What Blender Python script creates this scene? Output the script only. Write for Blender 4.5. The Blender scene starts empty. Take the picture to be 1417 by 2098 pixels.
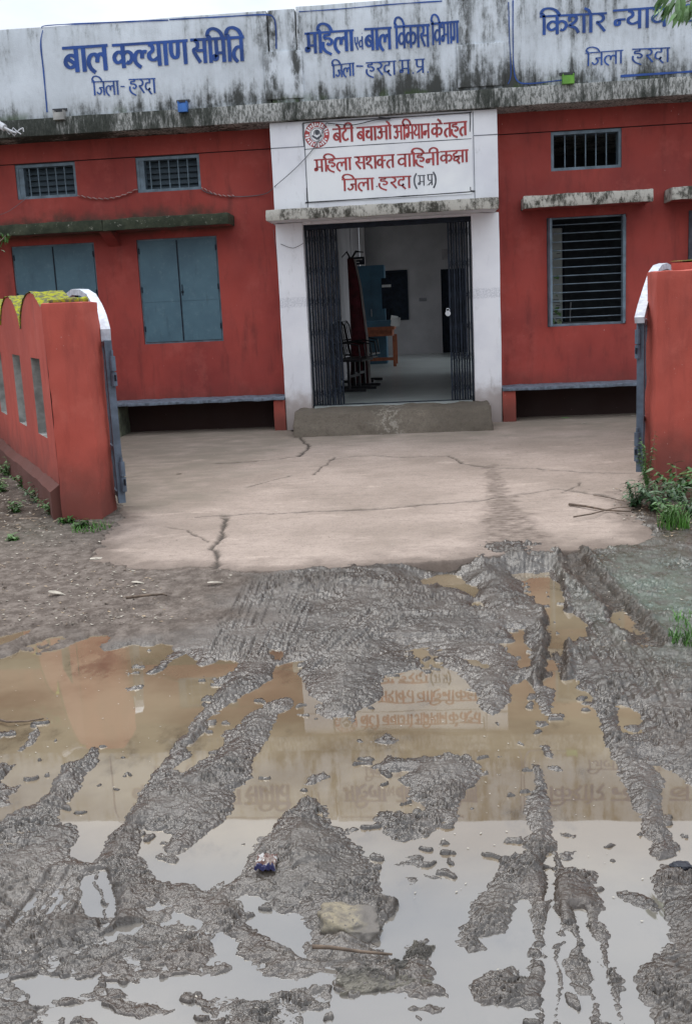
import bpy, bmesh, math, random
import numpy as np
from mathutils import Vector, Matrix, Euler, noise as mnoise
rnd = random.Random(7)
scene = bpy.context.scene
COL = scene.collection
R = math.radians

# ---------------------------------------------------------------- camera
EYE = Vector((0.0, -13.6, 1.7599))
YAW, PITCH, ROLL, FPX = R(-5.1247), R(-11.2843), R(-2.7549), 2150.0
fw = Vector((math.sin(YAW)*math.cos(PITCH), math.cos(YAW)*math.cos(PITCH), math.sin(PITCH)))
r0 = Vector((math.cos(YAW), -math.sin(YAW), 0)); u0 = r0.cross(fw)
RT = math.cos(ROLL)*r0 + math.sin(ROLL)*u0
UP = -math.sin(ROLL)*r0 + math.cos(ROLL)*u0
cd = bpy.data.cameras.new('camera'); cam = bpy.data.objects.new('camera', cd); COL.objects.link(cam)
m3 = Matrix((RT, UP, -fw)).transposed()
cam.matrix_world = Matrix.Translation(EYE) @ m3.to_4x4()
cd.sensor_fit = 'VERTICAL'; cd.sensor_height = 36.0; cd.lens = 36.0*FPX/2098.0
cd.clip_start = 0.05; cd.clip_end = 500
scene.camera = cam

# ---------------------------------------------------------------- world and light
SUN_EL, SUN_ROT = 60, -28
w = bpy.data.worlds.new('World'); scene.world = w; w.use_nodes = True
nt = w.node_tree; nt.nodes.clear()
def wn(t, **k):
    n = nt.nodes.new(t)
    for a, b in k.items(): setattr(n, a, b)
    return n
wo = wn('ShaderNodeOutputWorld'); bg = wn('ShaderNodeBackground'); sky = wn('ShaderNodeTexSky', sky_type='NISHITA')
sky.sun_disc = False; sky.sun_elevation = R(SUN_EL); sky.sun_rotation = R(SUN_ROT); sky.dust_density = 3.0
tc = wn('ShaderNodeTexCoord'); mp = wn('ShaderNodeMapping'); mp.inputs['Scale'].default_value = (1.2, 1.2, 3.2)
nz = wn('ShaderNodeTexNoise'); nz.inputs['Scale'].default_value = 2.2; nz.inputs['Detail'].default_value = 7; nz.inputs['Roughness'].default_value = .55
cr = wn('ShaderNodeValToRGB'); cr.color_ramp.elements[0].position = .30; cr.color_ramp.elements[1].position = .72
cr.color_ramp.elements[0].color = (5.6, 6.5, 7.8, 1); cr.color_ramp.elements[1].color = (10.8, 11.0, 11.3, 1)
mix = wn('ShaderNodeMix', data_type='RGBA'); mix.inputs[0].default_value = .93
nt.links.new(tc.outputs['Generated'], mp.inputs['Vector']); nt.links.new(mp.outputs[0], nz.inputs['Vector'])
nt.links.new(nz.outputs['Fac'], cr.inputs[0]); nt.links.new(sky.outputs[0], mix.inputs['A']); nt.links.new(cr.outputs[0], mix.inputs['B'])
# overcast sky: brighter towards the zenith, (1 + 2 sin h) / 3
sx = wn('ShaderNodeSeparateXYZ'); nt.links.new(tc.outputs['Generated'], sx.inputs[0])
mr = wn('ShaderNodeMapRange'); mr.clamp = True; mr.inputs[1].default_value = 0; mr.inputs[2].default_value = 1; mr.inputs[3].default_value = .72; mr.inputs[4].default_value = 2.16; nt.links.new(sx.outputs[2], mr.inputs[0])
vm = wn('ShaderNodeVectorMath', operation='SCALE'); nt.links.new(mix.outputs['Result'], vm.inputs[0]); nt.links.new(mr.outputs[0], vm.inputs['Scale'])
nt.links.new(vm.outputs[0], bg.inputs['Color']); bg.inputs['Strength'].default_value = .1
nt.links.new(bg.outputs[0], wo.inputs[0])
sl = bpy.data.lights.new('sun', 'SUN'); sl.energy = 1.4; sl.angle = R(26); sl.color = (1, .96, .9)
so = bpy.data.objects.new('sun', sl); COL.objects.link(so)
sd = Vector((math.sin(R(SUN_ROT))*math.cos(R(SUN_EL)), math.cos(R(SUN_ROT))*math.cos(R(SUN_EL)), math.sin(R(SUN_EL))))
so.rotation_euler = (-sd).to_track_quat('-Z', 'Y').to_euler(); so.location = (0, -20, 20)
vs = scene.view_settings; vs.view_transform = 'Standard'; vs.look = 'None'; vs.gamma = 1; vs.use_curve_mapping = False
vs.exposure = 0.20
scene.cycles.use_denoising = True
scene.cycles.max_bounces = 8; scene.cycles.diffuse_bounces = 5

# ---------------------------------------------------------------- measuring: photograph point -> place in the world
def ray(u, v): return fw + RT*((u-708.5)/FPX) - UP*((v-1049)/FPX)
def F(u, v, y=0.0):
    d = ray(u, v); return EYE + d*((y-EYE.y)/d.y)
def G(u, v, z=0.0):
    d = ray(u, v); return EYE + d*((z-EYE.z)/d.z)
def PL(u, v, A, d):            # on a vertical plane through A along d -> (distance, height)
    r = ray(u, v); n = Vector((-d[1], d[0])); t = ((A[0]-EYE.x)*n.x+(A[1]-EYE.y)*n.y)/(r.x*n.x+r.y*n.y)
    p = EYE + r*t; return ((p.x-A[0])*d[0]+(p.y-A[1])*d[1], p.z)

# ---------------------------------------------------------------- helpers
class MB:
    def __init__(s): s.v = []; s.f = []; s.m = []
    def quad(s, pts, mi=0):
        n = len(s.v); s.v += [tuple(p) for p in pts]; s.f.append(tuple(range(n, n+len(pts)))); s.m.append(mi); return s
    def box(s, x0, x1, y0, y1, z0, z1, mi=0, T=None, mb=None):
        n = len(s.v)
        P = [(x0,y0,z0),(x1,y0,z0),(x1,y1,z0),(x0,y1,z0),(x0,y0,z1),(x1,y0,z1),(x1,y1,z1),(x0,y1,z1)]
        if T: P = [tuple(T @ Vector(p)) for p in P]
        s.v += P
        for k, f in enumerate([(0,3,2,1),(4,5,6,7),(0,1,5,4),(1,2,6,5),(2,3,7,6),(3,0,4,7)]):
            s.f.append(tuple(n+i for i in f)); s.m.append(mb if (k == 0 and mb is not None) else mi)
        return s
    def tube(s, pts, r, seg=6, mi=0, cap=True):
        pts = [Vector(p) for p in pts]; n0 = len(s.v); rs = r if isinstance(r, (list, tuple)) else [r]*len(pts)
        for i, p in enumerate(pts):
            a = pts[max(i-1, 0)]; b = pts[min(i+1, len(pts)-1)]; t = (b-a).normalized()
            q = t.cross(Vector((0,0,1)) if abs(t.z) < .9 else Vector((1,0,0))).normalized(); w_ = t.cross(q)
            for k in range(seg):
                an = 2*math.pi*k/seg; s.v.append(tuple(p + (q*math.cos(an)+w_*math.sin(an))*rs[i]))
        for i in range(len(pts)-1):
            for k in range(seg):
                a = n0+i*seg+k; b = n0+i*seg+(k+1) % seg
                s.f.append((a, b, b+seg, a+seg)); s.m.append(mi)
        if cap:
            s.f.append(tuple(n0+k for k in range(seg))[::-1]); s.m.append(mi)
            e = n0+(len(pts)-1)*seg; s.f.append(tuple(e+k for k in range(seg))); s.m.append(mi)
        return s
    def prism(s, prof, T0, T1, mi=0, ms=None):      # prof: list of points (any), extruded by mapping T0 / T1
        n = len(s.v); k = len(prof); s.v += [tuple(T0(p)) for p in prof] + [tuple(T1(p)) for p in prof]
        s.f.append(tuple(range(n, n+k))); s.m.append(mi); s.f.append(tuple(range(n+2*k-1, n+k-1, -1))); s.m.append(mi)
        for i in range(k):
            j = (i+1) % k; s.f.append((n+j, n+i, n+k+i, n+k+j)); s.m.append(mi if ms is None else ms)
        return s
    def build(s, name, mats, parent=None, smooth=False):
        me = bpy.data.meshes.new(name); me.from_pydata(s.v, [], s.f)
        mats = mats if isinstance(mats, (list, tuple)) else [mats]
        for m_ in mats: me.materials.append(m_)
        if len(mats) > 1: me.polygons.foreach_set('material_index', s.m)
        bm = bmesh.new(); bm.from_mesh(me); bmesh.ops.recalc_face_normals(bm, faces=bm.faces); bm.to_mesh(me); bm.free()
        if smooth: me.polygons.foreach_set('use_smooth', [True]*len(me.polygons))
        o = bpy.data.objects.new(name, me); COL.objects.link(o)
        if parent: o.parent = parent; o.matrix_parent_inverse = Matrix.Translation(-parent.location) if parent.type == 'EMPTY' and parent.parent is None else Matrix.Identity(4)
        return o
def tag(o, label=None, cat=None, group=None, kind=None):
    if label: o['label'] = label
    if cat: o['category'] = cat
    if group: o['group'] = group
    if kind: o['kind'] = kind
    return o
def thing(name, label, cat, loc=(0,0,0), group=None):
    o = bpy.data.objects.new(name, None); COL.objects.link(o); o.location = loc; o.empty_display_size = .2
    return tag(o, label, cat, group)
def rough(o, cuts=6, amp=.006, sc=6, bev=.012, sizes=.08):
    """worn masonry: bevel, cut finer and push the surface about by noise"""
    me = o.data; bm = bmesh.new(); bm.from_mesh(me)
    bmesh.ops.remove_doubles(bm, verts=bm.verts, dist=1e-5)
    if bev: bmesh.ops.bevel(bm, geom=list(bm.edges), offset=bev, segments=2, affect='EDGES', profile=.6)
    for _ in range(6):
        es = [e for e in bm.edges if e.calc_length() > sizes]
        if not es or len(bm.faces) > 12000: break
        bmesh.ops.subdivide_edges(bm, edges=es, cuts=1, use_grid_fill=True)
    bmesh.ops.triangulate(bm, faces=[f for f in bm.faces if len(f.verts) > 4])
    bm.normal_update()
    for v in bm.verts:
        p = v.co; a = mnoise.noise(p*sc) + .5*mnoise.noise(p*sc*2.7)
        v.co = p + v.normal*amp*a + Vector((mnoise.noise(p*1.3), 0, mnoise.noise(p*1.3+Vector((9,9,9)))))*amp*.8
    bm.to_mesh(me); bm.free(); me.polygons.foreach_set('use_smooth', [True]*len(me.polygons))
    try: me.set_sharp_from_angle(angle=R(24))
    except Exception: pass
    return o

# ---------------------------------------------------------------- materials
class M:
    def __init__(s, name, base=(.5,.5,.5), rough=.8, metal=0, spec=.5):
        s.m = bpy.data.materials.new(name); s.m.use_nodes = True; s.t = s.m.node_tree
        s.b = s.t.nodes['Principled BSDF']; s.set('Base Color', (*base, 1)); s.set('Roughness', rough); s.set('Metallic', metal); s.set('Specular IOR Level', spec)
        g = s.t.nodes.new('ShaderNodeNewGeometry'); s.pos = g.outputs['Position']; s.nor = g.outputs['Normal']
    def set(s, k, v): s.b.inputs[k].default_value = v
    def link(s, a, b): s.t.links.new(a, b)
    def inp(s, n, i, v):
        if isinstance(v, (int, float)): n.inputs[i].default_value = v
        elif isinstance(v, tuple): n.inputs[i].default_value = (*v, 1) if len(v) == 3 and n.inputs[i].type == 'RGBA' else v
        elif v is not None: s.link(v, n.inputs[i])
    def vec(s, sc=(1,1,1), off=(0,0,0), src=None):
        n = s.t.nodes.new('ShaderNodeMapping'); n.inputs['Scale'].default_value = sc; n.inputs['Location'].default_value = off
        s.link(src or s.pos, n.inputs['Vector']); return n.outputs[0]
    def noise(s, scale, detail=5, rough=.55, vec=None, dist=0):
        n = s.t.nodes.new('ShaderNodeTexNoise'); n.inputs['Scale'].default_value = scale; n.inputs['Detail'].default_value = detail
        n.inputs['Roughness'].default_value = rough; n.inputs['Distortion'].default_value = dist; s.link(vec or s.pos, n.inputs['Vector']); return n.outputs['Fac']
    def voro(s, scale, vec=None, feat='F1'):
        n = s.t.nodes.new('ShaderNodeTexVoronoi'); n.feature = feat; n.inputs['Scale'].default_value = scale; s.link(vec or s.pos, n.inputs['Vector']); return n.outputs['Distance']
    def ramp(s, x, a, b, lo=0., hi=1.):
        n = s.t.nodes.new('ShaderNodeMapRange'); n.clamp = True; n.interpolation_type = 'SMOOTHSTEP'
        s.inp(n, 0, x); n.inputs[1].default_value = a; n.inputs[2].default_value = b; n.inputs[3].default_value = lo; n.inputs[4].default_value = hi; return n.outputs[0]
    def math(s, op, a, b=0.):
        n = s.t.nodes.new('ShaderNodeMath'); n.operation = op; s.inp(n, 0, a); s.inp(n, 1, b); return n.outputs[0]
    def mul(s, a, b): return s.math('MULTIPLY', a, b)
    def add(s, a, b): return s.math('ADD', a, b)
    def xyz(s, src=None):
        n = s.t.nodes.new('ShaderNodeSeparateXYZ'); s.link(src or s.pos, n.inputs[0]); return n.outputs
    def mix(s, f, a, b):
        n = s.t.nodes.new('ShaderNodeMix'); n.data_type = 'RGBA'; s.inp(n, 0, f); s.inp(n, 6, a); s.inp(n, 7, b); return n.outputs[2]
    def attr(s, name):
        n = s.t.nodes.new('ShaderNodeAttribute'); n.attribute_name = name; return n.outputs['Fac']
    def color(s, c): s.link(c, s.b.inputs['Base Color']) if not isinstance(c, tuple) else s.set('Base Color', (*c, 1)); return s
    def rgh(s, r): s.link(r, s.b.inputs['Roughness']); return s
    def bump(s, h, strength=.3, dist=.01):
        n = s.t.nodes.new('ShaderNodeBump'); n.inputs['Strength'].default_value = strength; n.inputs['Distance'].default_value = dist
        s.link(h, n.inputs['Height']); s.link(n.outputs[0], s.b.inputs['Normal']); return s

def red_mat(name, a=(.37,.064,.050), b=(.25,.044,.038), moss=False, base_z=.2):
    m = M(name, rough=.82, spec=.3); X, Y, Z = m.xyz()
    c = m.mix(m.ramp(m.noise(.9, 6), .35, .7), a, b)
    st = .30 if 'pier' in name else .6
    c = m.mix(m.mul(m.ramp(m.noise(9, 6, .7, m.vec((1,1,.25))), .50, .72), st*.9), c, (.20,.042,.034))
    c = m.mix(m.mul(m.ramp(m.noise(2.3, 5, .6, m.vec((3,3,.5))), .52, .72), st), c, (.16,.036,.031))
    c = m.mix(m.mul(m.ramp(m.noise(1.7, 7, .72, m.vec((1,1,1), (7,3,1))), .50, .68), .5), c, tuple(min(1, q*k_) for q, k_ in zip(a, (1.12,1.45,1.5))))
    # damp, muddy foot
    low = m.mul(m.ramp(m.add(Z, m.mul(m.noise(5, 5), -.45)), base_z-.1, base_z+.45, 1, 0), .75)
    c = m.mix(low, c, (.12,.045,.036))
    if moss:
        k = m.mul(m.ramp(m.add(Z, m.mul(m.noise(3.5, 5, .7), -.5)), 2.62, 2.86, 1, 0), m.ramp(Z, 2.70, 2.80)); k = m.mul(k, m.ramp(X, -2.40, -2.6))
        k = m.mul(k, m.ramp(m.noise(3.2, 6, .65), .30, .46)); c = m.mix(m.mul(k, .85), c, (.045,.045,.032))
        k2 = m.mul(m.ramp(m.noise(1.1, 5, .6, m.vec((1,1,.6), (3,0,0))), .5, .7), m.ramp(X, -3.0, -5.0)); c = m.mix(m.mul(k2, .5), c, (.17,.045,.038))
    if name == 'red_lime_wash': c = m.mix(m.ramp(m.add(Z, m.mul(m.noise(6, 4), -.06)), .545, .575, .93, 0), c, (.022,.015,.013))  # near-black below seat height: the shade under the benches painted into the wall
    fl = m.ramp(m.noise(34, 3, .5, m.vec((1.3,1.3,.8))), .735, .76); c = m.mix(m.mul(fl, .55), c, (.62,.46,.42))
    m.color(c); m.rgh(m.ramp(m.noise(3), .3, .7, .72, .9))
    m.bump(m.add(m.noise(160, 3), m.mul(m.noise(5, 4), 1.3)), .3, .006); return m.m
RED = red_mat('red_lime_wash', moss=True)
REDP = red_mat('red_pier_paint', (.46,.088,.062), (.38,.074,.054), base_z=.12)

def stained(name, zt, zb, white=(.70,.745,.79), amount=1.0, dark=(.045,.047,.042)):
    """whitewash with black algae: from the top edge, from the foot and in runs"""
    m = M(name, rough=.85, spec=.3); X, Y, Z = m.xyz()
    c = m.mix(m.ramp(m.noise(1.4, 6, .6), .35, .7), white, tuple(q*.80 for q in white))
    runs = m.noise(1.0, 8, .68, m.vec((7.5, 7.5, .75))); blot = m.add(m.mul(m.noise(2.2, 8, .7), .6), m.mul(m.noise(.7, 5, .6, m.vec((1,1,1), (3,1,8))), .44)); fine = m.noise(16, 6, .75, m.vec((1,1,.55)))
    up = m.ramp(Z, zt-1.0, zt-.02); dn = m.ramp(Z, zb, zb+.42, 1, 0)
    side = m.ramp(X, -3.9, .6)
    f = m.add(m.mul(runs, .55), m.add(m.mul(blot, .40), m.mul(fine, .30)))
    f = m.add(f, m.add(m.mul(up, .085), m.add(m.mul(dn, .17), m.mul(side, .05))))
    k = m.mul(m.ramp(f, .745, .90), .96*amount)
    c = m.mix(m.mul(m.ramp(f, .64, .86), .5*amount), c, (.30,.315,.31)); c = m.mix(k, c, dark)
    for jx in (-1.50, -1.81, .46):
        j = m.math('ABSOLUTE', m.add(m.add(X, -jx), m.mul(m.add(m.noise(3), -.5), .12)))
        c = m.mix(m.mul(m.ramp(j, .015, .14, .95, 0), m.ramp(m.noise(8, 6, .75, m.vec((1,1,.4))), .40, .60)), c, (.05,.052,.046))
    g = m.mul(m.ramp(Z, zb, zb+.12, 1, 0), m.mul(m.ramp(m.noise(2.6, 5), .52, .6), .6)); c = m.mix(g, c, (.05,.085,.015))
    m.color(c); m.bump(m.add(m.noise(90, 4), m.mul(m.noise(7, 5), 2)), .35, .008); return m.m
PARAPET = stained('weathered_whitewash', 5.16, 4.13)

m = M('slab_edge_algae', rough=.9, spec=.2); X, Y, Z = m.xyz()
f = m.add(m.mul(m.noise(2.4, 6, .6, m.vec((1,1,.4))), .6), m.mul(m.noise(14, 6, .75, m.vec((1.6,1,.35))), .5))
c = m.mix(m.ramp(m.add(f, m.ramp(X, -5.2, -1, -.07, .045)), .50, .64), (.040,.044,.038), (.46,.46,.44)); c = m.mix(m.ramp(m.noise(26, 5, .75, m.vec((1.4,1,.5))), .43, .60, 0, .85), c, (.07,.075,.065))
c = m.mix(m.ramp(Z, 4.12, 4.16, 0, 1), c, (.05,.062,.028)); m.color(c); m.bump(m.noise(40, 5), .5, .012); SLABM = m.m
m = M('dark_mossy_concrete', rough=.95, spec=.2)
c = m.mix(m.ramp(m.noise(5, 6, .7), .35, .7), (.030,.037,.025), (.065,.072,.048)); c = m.mix(m.ramp(m.noise(21, 5, .7, m.vec((1,1,1))), .60, .70), c, (.22,.22,.18)); m.color(c); m.bump(m.noise(50, 5), .5, .01); MOSSC = m.m
m = M('blotchy_white_concrete', rough=.9, spec=.2)
f = m.add(m.mul(m.noise(4, 6, .7), .6), m.mul(m.noise(24, 6, .8, m.vec((1,1,.4))), .5)); c = m.mix(m.ramp(f, .48, .62), (.055,.052,.042), (.46,.44,.39)); m.color(c); m.bump(m.noise(50, 5), .5, .01); CHJ = m.m
m = M('white_wall_paint', rough=.75, spec=.3); X, Y, Z = m.xyz()
c = m.mix(m.ramp(m.noise(1.8, 6), .35, .7), (.80,.80,.82), (.70,.70,.735)); c = m.mix(m.mul(m.ramp(m.noise(11, 6, .7, m.vec((1,1,.3))), .56, .72), .35), c, (.33,.32,.31))
c = m.mix(m.mul(m.ramp(m.add(Z, m.mul(m.noise(9, 5), -.35)), .3, .62, 1, 0), .8), c, (.30,.24,.21))
g = m.mul(m.mul(m.ramp(Z, 1.72, 1.74), m.ramp(Z, 1.84, 1.86, 1, 0)), m.mul(m.ramp(m.noise(60, 3, .8), .45, .52), .35)); c = m.mix(g, c, (.30,.32,.36))
m.color(c); m.bump(m.add(m.noise(100, 3), m.noise(8, 4)), .22, .006); WHITE = m.m
m = M('sign_panel_paint', rough=.6); m.color(m.mix(m.ramp(m.noise(3, 6), .35, .7), (.80,.80,.80), (.72,.72,.74))); m.bump(m.noise(60, 3), .15, .004); PANEL = m.m
def simple(name, col, rough=.6, var=.25, sc=6, metal=0, bump=.15, spec=.5):
    m = M(name, col, rough, metal, spec)
    m.color(m.mix(m.ramp(m.noise(sc, 5), .3, .7), tuple(q*(1-var) for q in col), tuple(min(1, q*(1+var)) for q in col)))
    if bump: m.bump(m.noise(sc*12, 3), bump, .004)
    return m.m
BLUEINK = simple('faded_blue_sign_paint', (.014,.062,.26), .6, .25, 5)
REDINK = simple('brick_red_sign_paint', (.34,.045,.045), .6, .3, 9)
BLACKINK = simple('black_line_paint', (.03,.03,.035), .6, .3)
DBLUE = simple('dark_blue_gate_paint', (.009,.014,.024), .62, .4, 12, spec=.25)
def steel():
    m = M('blue_steel_shutter_paint', rough=.55)
    c = m.mix(m.ramp(m.noise(2.2, 6, .6), .3, .7), (.052,.112,.150), (.072,.148,.188)); c = m.mix(m.mul(m.ramp(m.noise(16, 6, .8), .52, .7), .35), c, (.16,.24,.27))
    c = m.mix(m.mul(m.ramp(m.noise(5, 6, .7, m.vec((4,4,.5))), .56, .74), .5), c, (.030,.065,.085))
    m.color(c); m.bump(m.noise(6, 3), .15, .01); return m.m
SHUT = steel()
GREYB = simple('grey_blue_frame_paint', (.13,.18,.22), .55, .3, 8)
GATEM = simple('slate_blue_gate_paint', (.085,.115,.155), .5, .3, 10)
GATEW = simple('white_gate_band_paint', (.52,.56,.62), .55, .25, 14)
GLASS = M('dark_louvre_glass', (.085,.11,.13), .25).m
HALLW = simple('hall_wall_paint', (.40,.385,.39), .8, .12, 2)
HALLF = simple('polished_hall_floor', (.30,.325,.31), .28, .12, 3)
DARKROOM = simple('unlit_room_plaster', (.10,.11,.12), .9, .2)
BENCHTOP = simple('slate_bench_top', (.13,.16,.20), .7, .4, 20, bump=.6)
BENCHD = simple('grimy_bench_leg', (.09,.10,.07), .9, .4, 9)
def conc(name, a, b, wet=False):
    m = M(name, rough=.85, spec=.3)
    c = m.mix(m.ramp(m.noise(1.1, 7, .62), .33, .68), a, b)
    c = m.mix(m.mul(m.ramp(m.noise(7, 7, .75, m.vec((.5,1.6,1))), .50, .72), .5), c, tuple(q*.62 for q in b))
    c = m.mix(m.mul(m.ramp(m.noise(2.1, 6, .7, m.vec((.7,2.2,1), (5,0,0))), .56, .70), .6), c, tuple(min(1, q*1.35) for q in a))
    c = m.mix(m.mul(m.ramp(m.noise(26, 6, .8), .46, .66), .42), c, tuple(q*.66 for q in b))
    c = m.mix(m.mul(m.ramp(m.noise(110, 2), .60, .70), .65), c, tuple(q*.35 for q in b))
    return m, c
# apron: attribute masks carry the damp edges, the mud smear and the crack dirt
m, c = conc('apron_concrete', (.375,.300,.252), (.262,.208,.170))
c = m.mix(m.mul(m.attr('damp'), .9), c, (.20,.168,.132)); c = m.mix(m.mul(m.attr('mud'), .9), c, (.105,.078,.062)); c = m.mix(m.mul(m.attr('crack'), .92), c, (.035,.028,.022))
m.color(c); m.bump(m.add(m.noise(70, 5, .7), m.mul(m.noise(9, 4), 1.5)), .35, .008); APRON = m.m
m, c = conc('step_concrete', (.150,.124,.096), (.092,.076,.058))
X, Y, Z = m.xyz(); bl = m.mul(m.ramp(m.add(m.math('ABSOLUTE', m.add(X, .55)), m.mul(m.noise(7), .5)), .28, .52, 1, 0), m.ramp(m.noise(17, 6, .8), .50, .56)); c = m.mix(m.mul(bl, .5), c, (.34,.31,.26))
m.color(c); m.bump(m.noise(60, 5, .7), .5, .01); STEP = m.m
m = M('wet_mud', rough=.5, spec=.5)
n1 = m.noise(2.2, 6, .6); c = m.mix(m.ramp(n1, .35, .68), (.036,.028,.021), (.084,.069,.056)); c = m.mix(m.mul(m.ramp(m.noise(60, 4, .7), .5, .75), .3), c, (.15,.13,.115))
c = m.mix(m.mul(m.ramp(m.noise(1.7, 6, .65, m.vec((1,1,1), (4,9,0))), .48, .62), .7), c, (.044,.029,.019))
c = m.mix(m.attr('dry'), c, m.mix(m.ramp(m.noise(13, 6, .75), .38, .68), (.095,.076,.064), (.20,.167,.143)))
c = m.mix(m.mul(m.attr('green'), m.ramp(m.noise(9, 6, .7), .30, .62, .25, .9)), c, (.075,.105,.075))
c = m.mix(m.attr('dark'), c, m.mix(m.ramp(m.noise(40, 5, .7), .4, .65), (.036,.028,.022), (.085,.066,.052)))
c = m.mix(m.mul(m.ramp(m.noise(150, 3, .6), .66, .72), .35), c, (.30,.28,.25))
m.color(c); w1 = m.ramp(m.noise(6, 5, .7), .35, .65, .22, .46)
X, Y, Z = m.xyz(); w1 = m.mul(w1, m.ramp(m.add(Z, m.mul(m.noise(5), .02)), .012, .040, .55, 1)); m.set('IOR', 1.62)
sl_ = m.ramp(m.math('MAXIMUM', m.attr('dry'), m.mul(m.attr('dark'), .8)), 0, 1, .5, .06); m.link(sl_, m.b.inputs['Specular IOR Level'])
mm = m.t.nodes.new('ShaderNodeMix'); mm.data_type = 'FLOAT'; m.link(m.attr('dry'), mm.inputs[0]); m.link(w1, mm.inputs[2]); mm.inputs[3].default_value = .85
m.rgh(mm.outputs[0]); m.bump(m.add(m.noise(150, 4, .7), m.mul(m.voro(90), .8)), .45, .005); MUD = m.m
m = M('turbid_puddle_water', rough=.015, spec=.5); m.set('IOR', 2.2)
a = m.noise(.9, 5, .6, m.vec((1,1,1), (2,5,0))); c = m.mix(m.ramp(a, .36, .64), (.150,.110,.068), (.235,.185,.120))
c = m.mix(m.mul(m.ramp(m.noise(3.1, 6, .65, m.vec((1,.55,1))), .54, .72), .7), c, (.060,.042,.028))
X, Y, Z = m.xyz(); c = m.mix(m.ramp(m.add(Y, m.mul(m.noise(1.3), .8)), -10.5, -9.8, .75, 0), c, (.125,.120,.115))  # near water greyed up to the mirrored roofline, sky reflection put into colour
m.color(c); m.bump(m.add(m.noise(3.0, 2, .4), m.mul(m.noise(17, 2), .05)), .018, .02); WATER = m.m
MOSSY = M('yellow_moss', rough=.95, spec=.1)
MOSSY.color(MOSSY.mix(MOSSY.ramp(MOSSY.noise(22, 6, .75), .42, .58), (.16,.155,.10), (.42,.43,.030))); MOSSY.bump(MOSSY.noise(60, 5, .8), .9, .02); MOSSY = MOSSY.m
SLOT = simple('bare_cement_slot', (.27,.265,.245), .9, .35, 8)
LEAFG = simple('green_leaf', (.045,.115,.022), .5, .5, 9, bump=0)
LEAFD = simple('dark_green_leaf', (.035,.082,.030), .5, .5, 9, bump=0)
LEAFP = simple('pale_green_leaf', (.13,.24,.085), .5, .4, 9, bump=0)
GRASSM = simple('grass_blade_green', (.06,.17,.018), .55, .4, 5, bump=0)
TWIG = simple('brown_twig_bark', (.12,.085,.06), .85, .4, 20)
STICK = simple('bleached_stick_bark', (.26,.20,.15), .85, .35, 18)
DRYL = simple('dry_leaf', (.30,.225,.15), .8, .5, 30, bump=0)
PALEL = simple('pale_dry_leaf', (.38,.34,.28), .8, .3, 30, bump=0)

# ---------------------------------------------------------------- numpy noise
def _h(ix, iy, s):
    n = (ix.astype(np.int64)*374761393 + iy.astype(np.int64)*668265263 + s*974634777) & 0xffffffff
    n = ((n ^ (n >> 13))*1274126177) & 0xffffffff; n = (n ^ (n >> 16)); return (n & 0xffffff).astype(np.float32)/16777215.
def pn(x, y, s=0):
    ix = np.floor(x); iy = np.floor(y); fx = (x-ix).astype(np.float32); fy = (y-iy).astype(np.float32)
    ux = fx*fx*fx*(fx*(fx*6-15)+10); uy = fy*fy*fy*(fy*(fy*6-15)+10)
    def g(dx, dy):
        a = _h(ix+dx, iy+dy, s)*6.2832; return np.cos(a)*(fx-dx)+np.sin(a)*(fy-dy)
    return 1.5*((g(0,0)*(1-ux)+g(1,0)*ux)*(1-uy)+(g(0,1)*(1-ux)+g(1,1)*ux)*uy)
def fb(x, y, o=4, s=0, g=.5):
    r = 0; a = 1
    for i in range(o): r = r+a*pn(x*2**i+13.7*i, y*2**i-7.1*i, s+i); a *= g
    return r
def worley(x, y, s=0):
    ix = np.floor(x); iy = np.floor(y); f1 = np.full(x.shape, 9., np.float32); f2 = f1.copy(); idv = np.zeros(x.shape, np.float32)
    for dx in (-1,0,1):
        for dy in (-1,0,1):
            a = ix+dx; b = iy+dy; h1 = _h(a, b, s); h2 = _h(a, b, s+5)
            d = np.hypot(a+h1-x, b+h2-y).astype(np.float32)
            nw = d < f1; f2 = np.where(nw, f1, np.minimum(f2, d)); idv = np.where(nw, h1, idv); f1 = np.minimum(f1, d)
    return f1, f2, idv
def sst(a, b, x):
    t = np.clip((x-a)/(b-a), 0, 1); return t*t*(3-2*t)

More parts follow.
